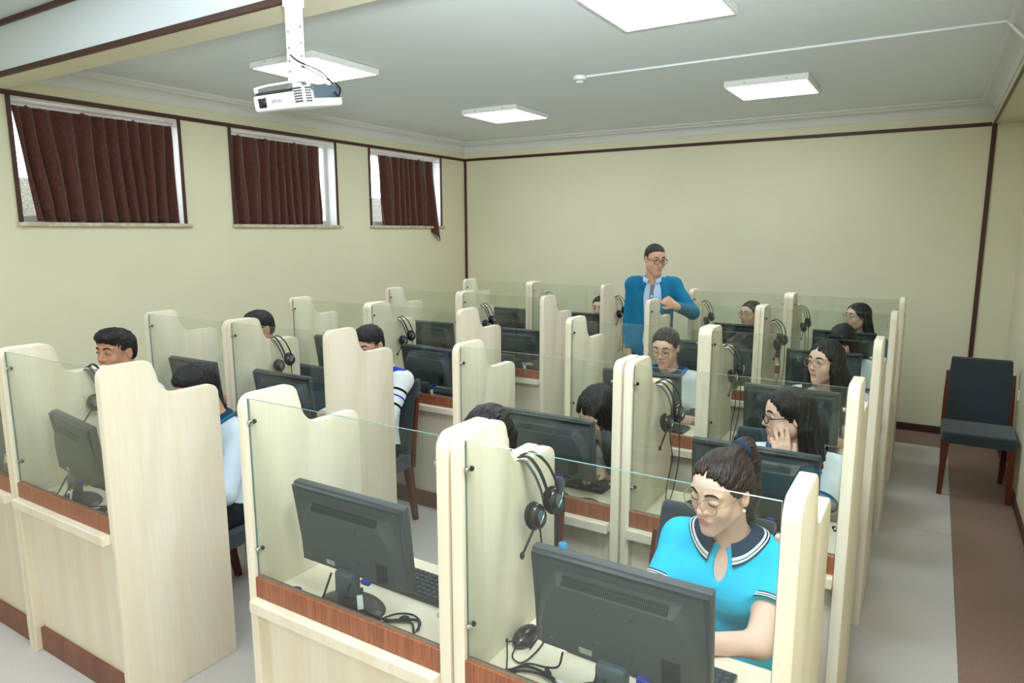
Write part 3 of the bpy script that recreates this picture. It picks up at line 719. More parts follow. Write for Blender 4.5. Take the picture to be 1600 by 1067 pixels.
def nets(v, ax):
    s = v < 0; cnt = np.zeros([d-1 for d in v.shape], np.int8)
    for i in (0, 1):
        for j in (0, 1):
            for k in (0, 1): cnt += s[i:i+cnt.shape[0], j:j+cnt.shape[1], k:k+cnt.shape[2]]
    cells = np.argwhere((cnt > 0) & (cnt < 8)); idx = np.full(cnt.shape, -1, np.int64); idx[tuple(cells.T)] = np.arange(len(cells))
    cr = [(i, j, k) for i in (0, 1) for j in (0, 1) for k in (0, 1)]
    cv = np.stack([v[cells[:, 0]+i, cells[:, 1]+j, cells[:, 2]+k] for i, j, k in cr], 1); pos = np.zeros((len(cells), 3)); num = np.zeros(len(cells))
    for a in range(8):
        for b_ in range(a+1, 8):
            if sum(abs(cr[a][q]-cr[b_][q]) for q in range(3)) != 1: continue
            va, vb = cv[:, a], cv[:, b_]; m = (va < 0) != (vb < 0); t = np.where(m, va/np.where(m, va-vb, 1), 0)
            pos += m[:, None]*(np.array(cr[a])+t[:, None]*(np.array(cr[b_])-np.array(cr[a]))); num += m
    pos /= np.maximum(num, 1)[:, None]
    W = np.stack([ax[q][cells[:, q]]+(ax[q][cells[:, q]+1]-ax[q][cells[:, q]])*pos[:, q] for q in range(3)], 1)
    F = []
    for q in range(3):
        sl0 = [slice(None)]*3; sl1 = [slice(None)]*3; sl0[q] = slice(0, -1); sl1[q] = slice(1, None)
        a, b_ = s[tuple(sl0)], s[tuple(sl1)]; e = np.argwhere(a != b_); u, w = [x for x in range(3) if x != q]
        e = e[(e[:, u] > 0) & (e[:, w] > 0) & (e[:, u] < cnt.shape[u]) & (e[:, w] < cnt.shape[w])]
        def I(du, dw):
            c = e.copy(); c[:, u] += du; c[:, w] += dw; return idx[tuple(c.T)]
        qd = np.stack([I(-1, -1), I(0, -1), I(0, 0), I(-1, 0)], 1); ins = a[tuple(e.T)]
        flip = ins if q != 1 else ~ins
        qd[~flip] = qd[~flip][:, ::-1]; F.append(qd)
    F = np.concatenate(F); F = F[(F >= 0).all(1)]
    return W, F
def np_mesh(name, V, F, m):
    me = bpy.data.meshes.new(name); me.vertices.add(len(V)); me.vertices.foreach_set('co', V.astype(np.float32).ravel())
    me.loops.add(F.size); me.loops.foreach_set('vertex_index', F.astype(np.int32).ravel())
    me.polygons.add(len(F)); me.polygons.foreach_set('loop_start', np.arange(0, F.size, 4, dtype=np.int32)); me.polygons.foreach_set('loop_total', np.full(len(F), 4, np.int32))
    me.polygons.foreach_set('use_smooth', np.ones(len(F), bool)); me.update(calc_edges=True); me.validate()
    me.materials.append(MATS[m]); return me

def skin_mat(name, col, lip):
    m = mat(name, col, .5, .35, noise=(40, .04)); nt = m.node_tree; b = nt.nodes['Principled BSDF']
    src = b.inputs['Base Color'].links[0].from_socket
    at = nt.nodes.new('ShaderNodeAttribute'); at.attribute_name = 'lip'; mx = nt.nodes.new('ShaderNodeMix'); mx.data_type = 'RGBA'
    nt.links.new(at.outputs['Fac'], mx.inputs['Factor']); nt.links.new(src, mx.inputs['A']); mx.inputs['B'].default_value = (*s2l(lip), 1)
    nt.links.new(mx.outputs['Result'], b.inputs['Base Color']); b.inputs['Subsurface Weight'].default_value = .06; b.inputs['Subsurface Radius'].default_value = (.02, .008, .004)
skin_mat('skin_fair', (240, 198, 180), (216, 138, 134)); skin_mat('skin_warm', (216, 168, 142), (188, 122, 110)); skin_mat('skin_tan', (200, 146, 118), (170, 108, 94))
def hair_mat(name, c, rough, st=(170, 170, 7)):
    mat(name, c, rough, .5, noise=(1.0, .55), bump=(1.0, .8), stretch=st)
hair_mat('hair_black', (26, 23, 24), .36); hair_mat('hair_brown', (50, 33, 28), .36, (190, 9, 60)); hair_mat('hair_tied', (28, 24, 25), .36, (190, 9, 60)); hair_mat('hair_short', (24, 21, 21), .55, (150, 40, 60))
mat('eye_white', (232, 228, 224), .25, .5); mat('iris', (46, 30, 22), .15, .6); mat('lash', (24, 18, 17), .6, .2); mat('brow', (40, 29, 25), .8, .1)
mat('polo_cyan', (46, 198, 244), .85, .15, noise=(9, .04), bump=(15, .55)); mat('polo_white', (222, 230, 236), .85, .15, noise=(9, .04), bump=(15, .5))
mat('polo_paleblue', (206, 222, 238), .85, .15, noise=(9, .04), bump=(15, .5)); mat('navy', (38, 58, 84), .8, .2); mat('stripe_white', (232, 238, 244), .8, .2); mat('stripe_blue', (30, 130, 190), .8, .2)
mat('jacket_blue', (28, 118, 160), .85, .2, noise=(120, .12), bump=(14, .4)); mat('shirt_blue', (176, 208, 238), .7, .2); mat('tie_grey', (134, 124, 130), .6, .3, noise=(150, .3))
mat('trousers_dark', (34, 38, 46), .9, .2, noise=(60, .2)); mat('shoe_black', (22, 21, 21), .4, .4); mat('jacket_teal', (48, 128, 176), .85, .2); mat('royal', (28, 52, 190), .7, .2); mat('line_black', (22, 22, 26), .8, .2)
mat('pearl', (240, 236, 228), .2, .6); mat('frame_gold', (190, 160, 130), .25, .5, metal=.8); mat('frame_dark', (24, 22, 24), .3, .5)

def head_prims(S, T, R, hs, male=False):
    E = lambda c, r, k, op='u': S.ell(T(c), np.array(r)*hs, k*hs, op, R)
    C = lambda a, b, ra, rb, k, op='u': S.cap(T(a), T(b), ra*hs, rb*hs, k*hs, op)
    E((0, .014, .034), (.073, .093, .083), .02); E((0, -.03, .038), (.060, .056, .056), .03); E((0, -.028, -.03), (.057, .060, .074), .03)
    jw = .052 if male else .047
    for s in (-1, 1):
        C((s*jw, .0, -.050), (s*.010, -.062, -.098), .017, .017, .03); E((s*.036, -.057, -.028), (.024, .023, .028), .02)
    E((0, -.072, -.1), (.021 if male else .017, .018, .016), .02); E((0, -.070, -.060), (.030, .020, .030), .02)
    for s in (-1, 1): C((s*.014, -.082, .032), (s*.047, -.071, .031), .008, .007, .012)
    for s in (-1, 1): E((s*.031, -.098, .012), (.019, .015, .0115), .012, 's'); E((s*.031, -.078, .0115), (.0165, .0115, .0115), .005)
    C((0, -.082, .020), (0, -.103, -.018), .0068, .0088, .012); E((0, -.103, -.024), (.0095, .0105, .0088), .006)
    for s in (-1, 1): E((s*.0105, -.094, -.028), (.0072, .0095, .0070), .005)
    E((0, -.0890, -.0555), (.0225, .0062, .0045), .006); E((0, -.0882, -.0660), (.0185, .0072, .0060), .006)
    C((-.021, -.0985, -.0612), (.021, -.0985, -.0612), .0032, .0032, .004, 's')
    for s in (-1, 1): E((s*.0735, .014, -.004), (.0085, .019, .030), .008); E((s*.083, .008, -.002), (.006, .010, .018), .006, 's')
def ik(S, W, L1, L2, pole):
    d = W-S; D = np.linalg.norm(d); u = d/D
    if D > L1+L2-.004: D = L1+L2-.004; W = S+u*D
    a = (L1*L1-L2*L2+D*D)/(2*D); h = math.sqrt(max(L1*L1-a*a, 0)); p = pole-u*(pole@u); p /= np.linalg.norm(p)
    return S+u*a+p*h, W
def hand(S, W, f, nrm, side, curl=35, sc=1.0, point=False, spread=1.0):
    """wrist, finger direction, palm normal (the way the palm faces), side = sign of the thumb along f x nrm"""
    f = f/np.linalg.norm(f); nrm = nrm-f*(nrm@f); nrm /= np.linalg.norm(nrm); lat = np.cross(f, nrm)*side
    L = [.070, .078, .072, .056]; off = [.029, .010, -.010, -.028]; knd = [.080, .084, .080, .072]; tips = []
    for i in range(4):
        kn = W+(f*knd[i]+lat*off[i])*sc; S.cap(W+(f*.012+lat*off[i]*.45)*sc, kn, .0145*sc, .0115*sc, .012)
        p = kn; a = 0; dr = f+lat*off[i]*3.0*spread; dr /= np.linalg.norm(dr); cu = curl+i*5
        if point: cu = 12 if i == 0 else 75
        for j, fr in enumerate((.46, .31, .23)):
            a += math.radians(cu*(.75 if j == 0 else 1.0)); q = p+(dr*math.cos(a)+nrm*math.sin(a))*L[i]*fr*sc
            S.cap(p, q, (.0098-.0009*j)*sc, (.0092-.0010*j)*sc, .004); p = q
    t0 = W+(f*.022+lat*.022)*sc; t1 = W+(f*.052+lat*.050+nrm*.010)*sc; t2 = W+(f*.082+lat*.056+nrm*.018)*sc
    S.cap(t0, t1, .0140*sc, .0115*sc, .012); S.cap(t1, t2, .0110*sc, .0090*sc, .005)
    S.cap(W-f*.02*sc, W+f*.02*sc, .024*sc, .022*sc, .012)

def person(name_label, seat, head, yaw, pitch, roll=0, hair='back', haircol='hair_tied', shirt='polo_white', skin='skin_fair', male=False, sleeve='short', collar=('navy', 'stripe_white'),
           glasses=None, eyes='open', hs=1.0, res=.010, fres=.0055, standing=False, handsW=None, elbow_pole=None, extra=None, jacket=False, wide=1.0, hairlen=.34, hand_face=None, cuff=None):
    org = V3(seat[0], seat[1], 0); root = empty('person', tuple(org), label=name_label, cat='person')
    H = V3(*head)-org; Rh = rotm(yaw, pitch, roll); hs = hs*(1.03 if male else .98)
    T = lambda c: H+Rh@(np.array(c, float)*hs)
    N = H+Rh@V3(0, .03, -.055)*hs+V3(0, .035, -.105); Pv = V3(0, .03, .99) if standing else V3(0, .05, .545)
    if standing: Pv[0] = N[0]*.6
    ax_ = N-Pv; a = math.atan2(-ax_[1], ax_[2]); Rt = rotm(0, math.degrees(a), math.degrees(math.atan2(ax_[0], ax_[2])))
    by = (extra or {}).get('body_yaw', 0); Rb = rotm(by); 
    sw = (.185 if male else .158)*wide; Sh = {s: N+Rb@V3(s*sw, .012, -.068) for s in (-1, 1)}
    L1, L2 = (.295, .255) if male else (.265, .235)
    E, Wr = {}, {}
    dW = {s: V3(s*.11, -.30, .80) for s in (-1, 1)}
    for s in (-1, 1):
        w = np.array((handsW or {}).get(s, dW[s]), float); pole = np.array((elbow_pole or {}).get(s, V3(s*.55, .25, -1.)), float); E[s], Wr[s] = ik(Sh[s], w, L1, L2, pole)
    def torso(S, g, breast=True):
        c1, c2 = N+(Pv-N)*.36, N+(Pv-N)*.70
        S.ell(c1, (.150*wide*(1.12 if male else 1)+g, .100+g, .165+g), .05, R=Rb@Rt); S.ell(c2, (.130*wide*(1.1 if male else 1)+g, .098+g, .16+g), .06, R=Rb@Rt); S.ell(Pv, (.160+g, .120+g, .12+g), .06)
        for s in (-1, 1):
            S.cap(N+V3(0, .012, -.055), Sh[s], .052+g, .050+g, .04); S.cap(N+V3(0, .018, -.02), N+(Sh[s]-N)*.75, .036+g, .032+g, .03)
        if not male and breast:
            for s in (-1, 1): S.ell(c1+Rb@Rt@V3(s*.066, -.074, -.005), (.060+g, .050+g, .058+g), .05, R=Rb@Rt)
    hip = {s: Pv+V3(s*.085, -.01, -.03) for s in (-1, 1)}
    kn = {s: (V3(s*.10+Pv[0], -.01, .52) if standing else V3(s*.105, -.36, .50)) for s in (-1, 1)}
    an = {s: (V3(s*.11+Pv[0], .02, .09) if standing else V3(s*.115, -.32, .09)) for s in (-1, 1)}
    def legs(S, g):
        for s in (-1, 1): S.cap(hip[s], kn[s], .076+g, .056+g, .03); S.cap(kn[s], an[s], .052+g, .036+g, .02)
    # --- body: one continuous skin surface
    B = SDF(); torso(B, 0); legs(B, 0)
    for s in (-1, 1):
        B.cap(an[s], an[s]+V3(0, -.14, -.055), .034, .030, .02)
        B.cap(Sh[s], E[s], .047, .038, .03); B.cap(E[s], Wr[s], .038, .0245, .02)
        fdir = (Wr[s]-E[s]); nm = V3(0, 0, -1.)
        if hand_face and s == hand_face['s']: hand(B, Wr[s], V3(*hand_face['f']), V3(*hand_face['n']), hand_face['t'], hand_face.get('curl', 22), .97, spread=.9)
        elif standing and s == 1: hand(B, Wr[s], V3(-.75, -.25, .45), V3(-.2, .9, -.3), 1, 60, 1.05, point=True)
        elif standing: hand(B, Wr[s], V3(.05, -.15, -1), V3(1, .2, 0), -1, 28, 1.05)
        else: hand(B, Wr[s], V3(fdir[0]*.45, fdir[1]-.12, .02), nm, s, 26, .95 if not male else 1.03)
    B.cap(T((0, .022, -.045)), N+V3(0, .015, -.05), .050 if not male else .058, .056 if not male else .063, .03)
    head_prims(B, T, Rh, hs, male)
    V, F = B.mesh(res, (H+V3(0, 0, -.0), V3(.125, .145, .135), fres))
    me = np_mesh('body', V, F, skin)
    loc = (V-H)@Rh/hs; q = ((loc[:, 0]/.0235)**2+((loc[:, 2]+.061)/.0105)**2); lip = .8*np.clip((1.1-q)/.4, 0, 1)*(loc[:, 1] < -.075)*(np.abs(loc[:, 2]) < .1)
    at = me.attributes.new('lip', 'FLOAT', 'POINT'); at.data.foreach_set('value', lip.astype(np.float32))
    body = link('body', me, root)
    # --- clothing
    g = .012; SH = SDF(); torso(SH, g)
    up = V3(0, 0, 1.); slf = (extra or {}).get('sleeve', .66)
    for s in (-1, 1):
        if sleeve == 'short':
            e = Sh[s]+(E[s]-Sh[s])*(slf if not jacket else .12); SH.cap(Sh[s], e, .058, .060, .035, flat=True)
        else:
            SH.cap(Sh[s], E[s], .059, .050, .035); SH.cap(E[s], E[s]+(Wr[s]-E[s])*.93, .050, .034, .02, flat=True)
    SH.cap(N+V3(0, -.005, -.045), N+V3(0, -.02, .14), .060 if not male else .066, .075, .008, 's')
    ft = N+Rb@V3(0, -.085, -.075)
    if not jacket: SH.ell(ft, (.020, .05, .052), .008, 's')
    hem = Pv[2]-.10
    SH.clip(V3(0, 0, hem), V3(0, 0, -1))
    fn = None
    V, F = SH.mesh(max(res*.85, .006), fn); so = link('shirt', np_mesh('shirt', V, F, shirt if not jacket else 'shirt_blue'), root)
    TR = SDF(); TR.ell(Pv, (.170, .130, .125), .05); legs(TR, .013); TR.clip(V3(0, 0, Pv[2]+.06), V3(0, 0, 1)); TR.clip(V3(0, 0, .09), V3(0, 0, -1))
    V, F = TR.mesh(.013); link('trousers', np_mesh('trousers', V, F, 'trousers_dark'), root)
    for s in (-1, 1):
        b = SDF(); b.cap(an[s]+V3(0, .03, -.045), an[s]+V3(0, -.17, -.05), .038, .036, .02); b.ell(an[s]+V3(0, -.09, -.04), (.045, .12, .045), .02); b.clip(V3(0, 0, .002), V3(0, 0, -1))
        V, F = b.mesh(.011); link('shoe', np_mesh('shoe', V, F, 'shoe_black'), root)
    if cuff and sleeve == 'short':
        for s in (-1, 1):
            d = (E[s]-Sh[s]); d /= np.linalg.norm(d); e = Sh[s]+(E[s]-Sh[s])*slf
            for m_, o0, o1, rr in ((cuff[0], -.017 if cuff[0] == 'navy' else -.011, .0015, .0607), (cuff[1], -.0125, -.0085, .0613), (cuff[1], -.0055, -.0025, .0613)):
                b = MB(); b.tube([tuple(e+d*o0), tuple(e+d*o1)], rr, 28, cap=False); link('cuff' if m_ == cuff[0] else 'cuff_stripe', b.mesh('cuff', m_, angle=50), so)
    # collar
    if collar:
        cs = (extra or {}).get('collar_scale', 1)
        def cl(t0, t1, off):
            top_, bot_ = [], []; n = 36
            for i in range(n+1):
                th = math.radians(-158+316*i/n); fr = (1-math.cos(th))/2     # 0 at the back, 1 at the front
                dirv = Rb@V3(math.sin(th), math.cos(th), 0); kx = 1.0
                r0, z0 = (.056 if not male else .063)+.006*fr, .052-.050*fr; r1, z1 = r0+(.034+.004*fr)*cs, z0-(.034+.020*fr**3)*cs
                c = N+V3(0, -.004-.012*fr, -.012)
                P0 = c+dirv*r0+V3(0, 0, z0); P1 = c+dirv*r1+V3(0, 0, z1)
                mid = (P0+P1)/2+dirv*.006+V3(0, 0, .010)
                def bez(t): return P0*(1-t)**2+mid*2*t*(1-t)+P1*t*t
                row = np.array([bez(t0+(t1-t0)*k/4) for k in range(5)]); pd_ = dirv*.65+V3(0, 0, .76)
                for _ in range(5): row = row+np.maximum(.007-SH.eval(row), 0)[:, None]*pd_
                top_.append(row+dirv*off+V3(0, 0, off))
            vs, fs = [], []
            for i in range(n+1):
                for k in range(5): vs.append(top_[i][k])
            K = len(vs); vs += [v-V3(0, 0, .004) for v in vs]
            for i in range(n):
                for k in range(4):
                    q = i*5+k; fs.append((q, q+1, q+6, q+5)); fs.append((K+q, K+q+5, K+q+6, K+q+1))
                fs.append((i*5, i*5+5, K+i*5+5, K+i*5)); fs.append((i*5+4, K+i*5+4, K+i*5+9, i*5+9))
            for i in (0, n):
                for k in range(4): fs.append((i*5+k, K+i*5+k, K+i*5+k+1, i*5+k+1))
            mb = MB(); mb.add(vs, fs); return mb
        co = link('collar', cl(0, 1, 0).mesh('collar', collar[0], angle=60), so)
        link('collar_stripe', cl(.70, .80, .0018).mesh('collar', collar[1], angle=60), co)
        if len(collar) > 2: link('collar_stripe', cl(.90, .99, .0018).mesh('collar', collar[2], angle=60), co)
        else: link('collar_stripe', cl(.88, .93, .0018).mesh('collar', collar[1], angle=60), co)
    # --- hair
    HA = SDF(); E_ = lambda c, r, k, op='u': HA.ell(T(c), np.array(r)*hs, k*hs, op, Rh)
    if hair == 'short':
        E_((0, .012, .042), (.0785, .0995, .086), .02); E_((0, -.026, .080), (.062, .064, .044), .03); E_((0, .045, -.005), (.069, .062, .062), .02)
        if (extra or {}).get('quiff'): E_((0, -.040, .098), (.058, .058, .034), .02); E_((.01, -.075, .090), (.045, .03, .026), .02)
    elif hair == 'thin':
        E_((0, .012, .040), (.0765, .1010, .0825), .02); E_((0, .045, -.005), (.068, .060, .060), .02)
    else:
        E_((0, .012, .040), (.0830, .1050, .0880), .02); E_((0, .050, -.012), (.073, .065, .072), .02)
    cutz = {'short': .106, 'thin': .112, 'pony': .124, 'back': .120, 'long': .116, 'bangs': .074}[hair]
    E_((0, -.118, -.038), ({'pony': .105, 'back': .100, 'thin': .092, 'short': .088}.get(hair, .082), {'pony': .120, 'back': .116, 'long': .106}.get(hair, .092), cutz-.001), .026 if hair != 'bangs' else .012, 's')
    for s in (-1, 1):
        if hair in ('short', 'thin', 'pony', 'back'): E_((s*.085, -.030, -.050), (.040, .052, .062), .010, 's'); E_((s*.085, .014, -.012), (.022, .024, .034), .008, 's')
    if hair == 'pony':
        p0, p1 = T((0, .085, .088)), T((0, .128, .094)); HA.cap(T((0, .06, .07)), p0, .04*hs, .026*hs, .03)
        pts = [p0, p1, p1+V3(.004, .035, -.05), p1+V3(.008, .045, -.15), p1+V3(.004, .035, -.27), p1+V3(.0, .02, -.35)]; rr = [.022, .026, .032, .034, .026, .008]
        for i in range(5): HA.cap(pts[i], pts[i+1], rr[i], rr[i+1], .02)
        E_((0, -.080, .092), (.0045, .026, .034), .004, 's')
    if hair == 'back':
        HA.cap(T((0, .09, -.02)), T((0, .10, -.06)), .035, .03, .03); p = T((0, .10, -.06)); HA.cap(p, p+V3(0, .01, -.16), .034, .02, .02)
    if hair in ('long', 'bangs'):
        angs = (extra or {}).get('hair_angles', [-118, -92, -66, -40, -14, 14, 40, 66, 92, 118]); angs = sorted(list(angs)+[(a_+b_)/2 for a_, b_ in zip(angs[:-1], angs[1:])])
        E_((0, -.080, .094), (.0045, .028, .034), .004, 's')
        for j, an_ in enumerate(angs):
            th = math.radians(an_); st = T((math.sin(th)*.068, .012+math.cos(th)*.080, .03)); md = T((math.sin(th)*.082, .012+math.cos(th)*.096, -.045))
            dv = Rh@V3(math.sin(th), math.cos(th), 0); en = md+V3(dv[0]*.03, max(dv[1], -.2)*.03+.02, -hairlen*(1 if abs(an_) < 100 else .8)+.02*math.sin(j*2.1))
            mid = (md+en)/2+V3(dv[0]*.018, dv[1]*.018, 0)
            r_ = .018+.004*math.sin(j*1.7); HA.cap(st, md, .016, r_, .008); HA.cap(md, mid, r_, r_*1.05, .006); HA.cap(mid, en, r_*1.05, .006, .006)
    if hair == 'bangs':
        for j in range(-3, 4): HA.cap(T((j*.015, -.066, .085)), T((j*.017, -.088+abs(j)*.004, .022)), .012, .006, .008)
    V, F = HA.mesh(max(fres*.95, .0030)); hm = np_mesh('hair', V, F, haircol)
    nr = np.zeros(len(V)*3, np.float32); hm.vertices.foreach_get('normal', nr); nr = nr.reshape(-1, 3); lc = (V-H)@Rh/hs    # locks of hair as relief
    if hair in ('pony', 'back'): u_ = np.arctan2(lc[:, 0], lc[:, 2]-.01)+.25*np.sin(lc[:, 1]*20)
    elif hair in ('long', 'bangs'): u_ = np.arctan2(lc[:, 0], lc[:, 1]-.0)+.3*np.sin(lc[:, 2]*16)
    else: u_ = lc[:, 0]*11+1.2*np.sin(lc[:, 1]*32+lc[:, 0]*25)
    h_ = np.zeros(len(V))
    for fq, am in ((9, .0012), (23, .0012), (41, .0009), (67, .0006)): h_ += am*np.sin(u_*fq+fq*1.3+1.5*np.sin(lc[:, 2]*18+fq)+.8*np.sin(lc[:, 1]*22+fq*2))
    if hair in ('short', 'thin'): h_ = h_*(1.1 if hair == 'short' else .35)+(.0016*np.sin(lc[:, 1]*120+lc[:, 0]*60)*np.sin(lc[:, 0]*110+2)*(lc[:, 2] > .05) if hair == 'short' else 0)
    V = V+nr*h_[:, None]*hs; hm.vertices.foreach_set('co', V.astype(np.float32).ravel()); hm.update(); ho = link('hair', hm, root)
    if hair == 'pony':
        b = MB(); c = (p0+p1)/2; d = (p1-p0)/np.linalg.norm(p1-p0); u = np.cross(d, V3(1, 0, 0)); u /= np.linalg.norm(u); w = np.cross(d, u)
        b.tube([tuple(c+(u*math.cos(t)+w*math.sin(t))*.027) for t in np.linspace(0, 2*math.pi, 20)[:-1]], .009, 8, closed=True); link('hair_tie', b.mesh('ht', 'navy', True), ho)
    # --- face details, placed on the head surface
    hd = SDF(); head_prims(hd, lambda c: np.array(c, float), None, 1.0, male)
    Wd = lambda p: tuple(T(p)); Rm = Matrix(Rh.tolist())
    fy = lambda x, z: hd.front(x, z, -.14, 0.) or -.08
    for s in (-1, 1):
        b = MB(); b.tube([Wd((s*x, fy(s*x, z)-.0005, z)) for x, z in ((.013, .033), (.022, .037), (.033, .0385), (.043, .036), (.051, .031))], [.0026*hs, .0040*hs, .0040*hs, .0030*hs, .0014*hs], 6); link('eyebrow', b.mesh('bw', 'brow', True), body)
        if eyes == 'open':
            e = MB(); e.ell(Wd((s*.031, -.0830, .0110)), (.0120*hs, .0078*hs, .0046*hs), 16, 10, R=Rm); eo = link('eye', e.mesh('eye', 'eye_white', True), body)
            e = MB(); e.ell(Wd((s*.031, -.0876, .0108)), (.0054*hs, .0040*hs, .0048*hs), 14, 8, R=Rm); link('iris', e.mesh('iris', 'iris', True), eo)
            lz = [(.0185, .0105), (.024, .0146), (.031, .0160), (.038, .0148), (.0455, .0100)]
        else: lz = [(.0185, .0065), (.024, .0035), (.031, .0025), (.038, .0035), (.0455, .0075)]
        b = MB(); b.tube([Wd((s*x, fy(s*x, z)-.0012, z)) for x, z in lz], .0014*hs, 6); link('eyelashes', b.mesh('ls', 'lash', True), body)
    if glasses:
        gm, gr, th_ = glasses; go = empty('glasses'); go.parent = root; yl = -.107
        for s in (-1, 1):
            b = MB(); cen = (s*.0315, .006)
            ring = [Wd((cen[0]+gr*1.06*math.cos(t), yl+.10*(cen[0]+gr*math.cos(t))**2*18, cen[1]+gr*.92*math.sin(t))) for t in np.linspace(0, 2*math.pi, 29)[:-1]]
            b.tube(ring, th_, 6, closed=True); link('rim', b.mesh('gl', gm, True), go)
            b = MB(); b.add(ring, [tuple(range(28))]); link('lens', b.mesh('ln', 'lens_glass'), go)
            b = MB(); b.tube([Wd(p) for p in ((s*(.0315+gr*1.05), yl+.010, .012), (s*.071, -.078, .012), (s*.0775, -.01, .012), (s*.078, .014, .004))], th_, 6); link('temple', b.mesh('gl', gm, True), go)
        b = MB(); b.tube([Wd(p) for p in ((-.0315+gr*.98, yl+.002, .010), (0, yl-.002, .014), (.0315-gr*.98, yl+.002, .010))], th_, 6); link('bridge', b.mesh('gl', gm, True), go)
    return dict(root=root, N=N, T=T, SH=SH, shirt=so, Sh=Sh, E=E, W=Wr, Rb=Rb, Pv=Pv, hs=hs, body=body, org=org)
def strip(S, pts, w, off, m, name, par, th=.003):
    """a flat band laid on the front of surface S: pts = list of (x, z), w = half width(s)"""
    vs, fs = [], []; n = len(pts)
    for i, (x, z) in enumerate(pts):
        ww = w[i] if isinstance(w, (list, tuple)) else w
        d = np.array(pts[min(i+1, n-1)])-np.array(pts[max(i-1, 0)]); d = d/np.linalg.norm(d); nx, nz = -d[1], d[0]
        for s in (-1, 1):
            X, Z = x+nx*ww*s, z+nz*ww*s; y = S.front(X, Z); vs.append((X, (y if y is not None else -.1)-off, Z))
    K = len(vs); vs += [(x, y+th, z) for x, y, z in vs]
    for i in range(n-1):
        q = 2*i; fs += [(q, q+1, q+3, q+2), (K+q, K+q+2, K+q+3, K+q+1), (q, q+2, K+q+2, K+q), (q+1, K+q+1, K+q+3, q+3)]
    fs += [(0, K, K+1, 1), (2*n-2, 2*n-1, K+2*n-1, K+2*n-2)]
    b = MB(); b.add(vs, fs); return link(name, b.mesh(name, m, angle=60), par)

def seat_of(r, c, dx=0): return (BX(r, c)+dx, BYY(r, c)+.70)
WCUFF = ('stripe_blue', 'navy')
# front row
P = person('person in bright cyan polo and round glasses looking down, nearest the camera', seat_of(0, 3, .085), (-.281, .68, 1.132), -22, 13, 3, hair='pony', haircol='hair_brown', shirt='polo_cyan', collar=('navy', 'stripe_white'),
           glasses=('frame_gold', .0265, .0011), eyes='down', res=.0065, fres=.0030, handsW={1: (-.02, -.30, .785), -1: (-.12, -.32, .80)}, elbow_pole={1: (.75, -.35, -.9), -1: (-.35, .1, -1)}, cuff=('navy', 'stripe_white'), wide=.95, extra={'sleeve': .57})
for s in (1,):
    e = MB(); c = P['T']((s*.0765, .002, -.040)); e.ell(tuple(c), (.0055, .0055, .0055), 12, 8); link('earring', e.mesh('er', 'pearl', True), P['root'])
z0 = P['N'][2]
strip(P['SH'], [(P['N'][0]-.002, z0-.128), (P['N'][0]-.004, z0-.17), (P['N'][0]-.006, z0-.205)], .011, .002, 'polo_cyan', 'placket', P['shirt'], .004)
for dz in (.145, .185):
    x = P['N'][0]-.004; y = P['SH'].front(x, z0-dz); b = MB(); b.lathe([(0, -.0035), (.0045, -.003), (.005, 0)], (x, y-.004, z0-dz), 12, 0, 'y'); link('button', b.mesh('bt', 'stripe_white', True), P['shirt'])
person('person bowed behind the front row double panel, only top of head showing', seat_of(0, 2, .06), (-1.128, .70, 1.150), -8, 24, hair='back', haircol='hair_tied', collar=('navy', 'stripe_white'), eyes='down', wide=.9, handsW={1: (.09, -.17, .625), -1: (-.03, -.19, .625)}, elbow_pole={-1: (-.1, .8, -.6), 1: (.2, .8, -.6)})
person('person in pale blue top with navy collar, bowed behind the front left panel', seat_of(0, 1, .02), (-2.798, .66, 1.135), 2, 18, hair='short', haircol='hair_short', shirt='polo_paleblue', skin='skin_warm', male=True, collar=('navy', 'stripe_blue'), eyes='down', sleeve='long', handsW={-1: (-.30, -.36, .79), 1: (.11, -.30, .80)})
person('person looking left above the leftmost front row booth', seat_of(0, 0), (-3.602, .72, 1.242), 14, 2, hair='short', haircol='hair_short', shirt='polo_white', skin='skin_tan', male=True, collar=('navy', 'stripe_blue'), extra={'quiff': 1}, fres=.0045)
# second row
P = person('person in white polo and black glasses resting cheek on one hand', seat_of(1, 3, .06), (-.268, 1.70, 1.122), -62, 6, hair='long', haircol='hair_black', collar=('navy', 'stripe_blue'), glasses=('frame_dark', .022, .0022), res=.008, fres=.0042,
           handsW={1: (.055, -.235, .945), -1: (-.10, -.30, .80)}, elbow_pole={1: (.6, -.2, -1.)}, hand_face=dict(s=1, f=(-.22, .16, 1.), n=(-.3, .9, 0), t=-1, curl=9), cuff=WCUFF, extra={'hair_angles': [-100, -70, -40, -14, 14, 40, 62, 84]})
P = person('person in white polo bent low behind a second row monitor', seat_of(1, 2, .05), (-1.035, 1.47, 1.088), -22, 42, hair='long', haircol='hair_black', collar=('navy', 'stripe_blue'), eyes='down', hairlen=.24, cuff=WCUFF, extra={'hair_angles': [-146, -130, -112, -88, -60, -30, 0, 30, 66, 92, 112, 128, 140]})
P = person('person in white jersey with black lines and blue shoulder, wearing glasses', seat_of(1, 1), (-2.781, 1.84, 1.188), 6, 16, hair='short', haircol='hair_short', shirt='stripe_white', skin='skin_warm', male=True, collar=('royal', 'stripe_white'), glasses=('frame_dark', .022, .0018), sleeve='long', res=.008, wide=1.05)
JB = P
person('person in pale blue top seen past the second row panel by the curtained wall', seat_of(1, 0, -.05), (-3.778, 1.80, 1.226), -6, 10, hair='short', haircol='hair_short', shirt='polo_paleblue', skin='skin_tan', male=True, collar=('polo_paleblue', 'stripe_white'), sleeve='long')
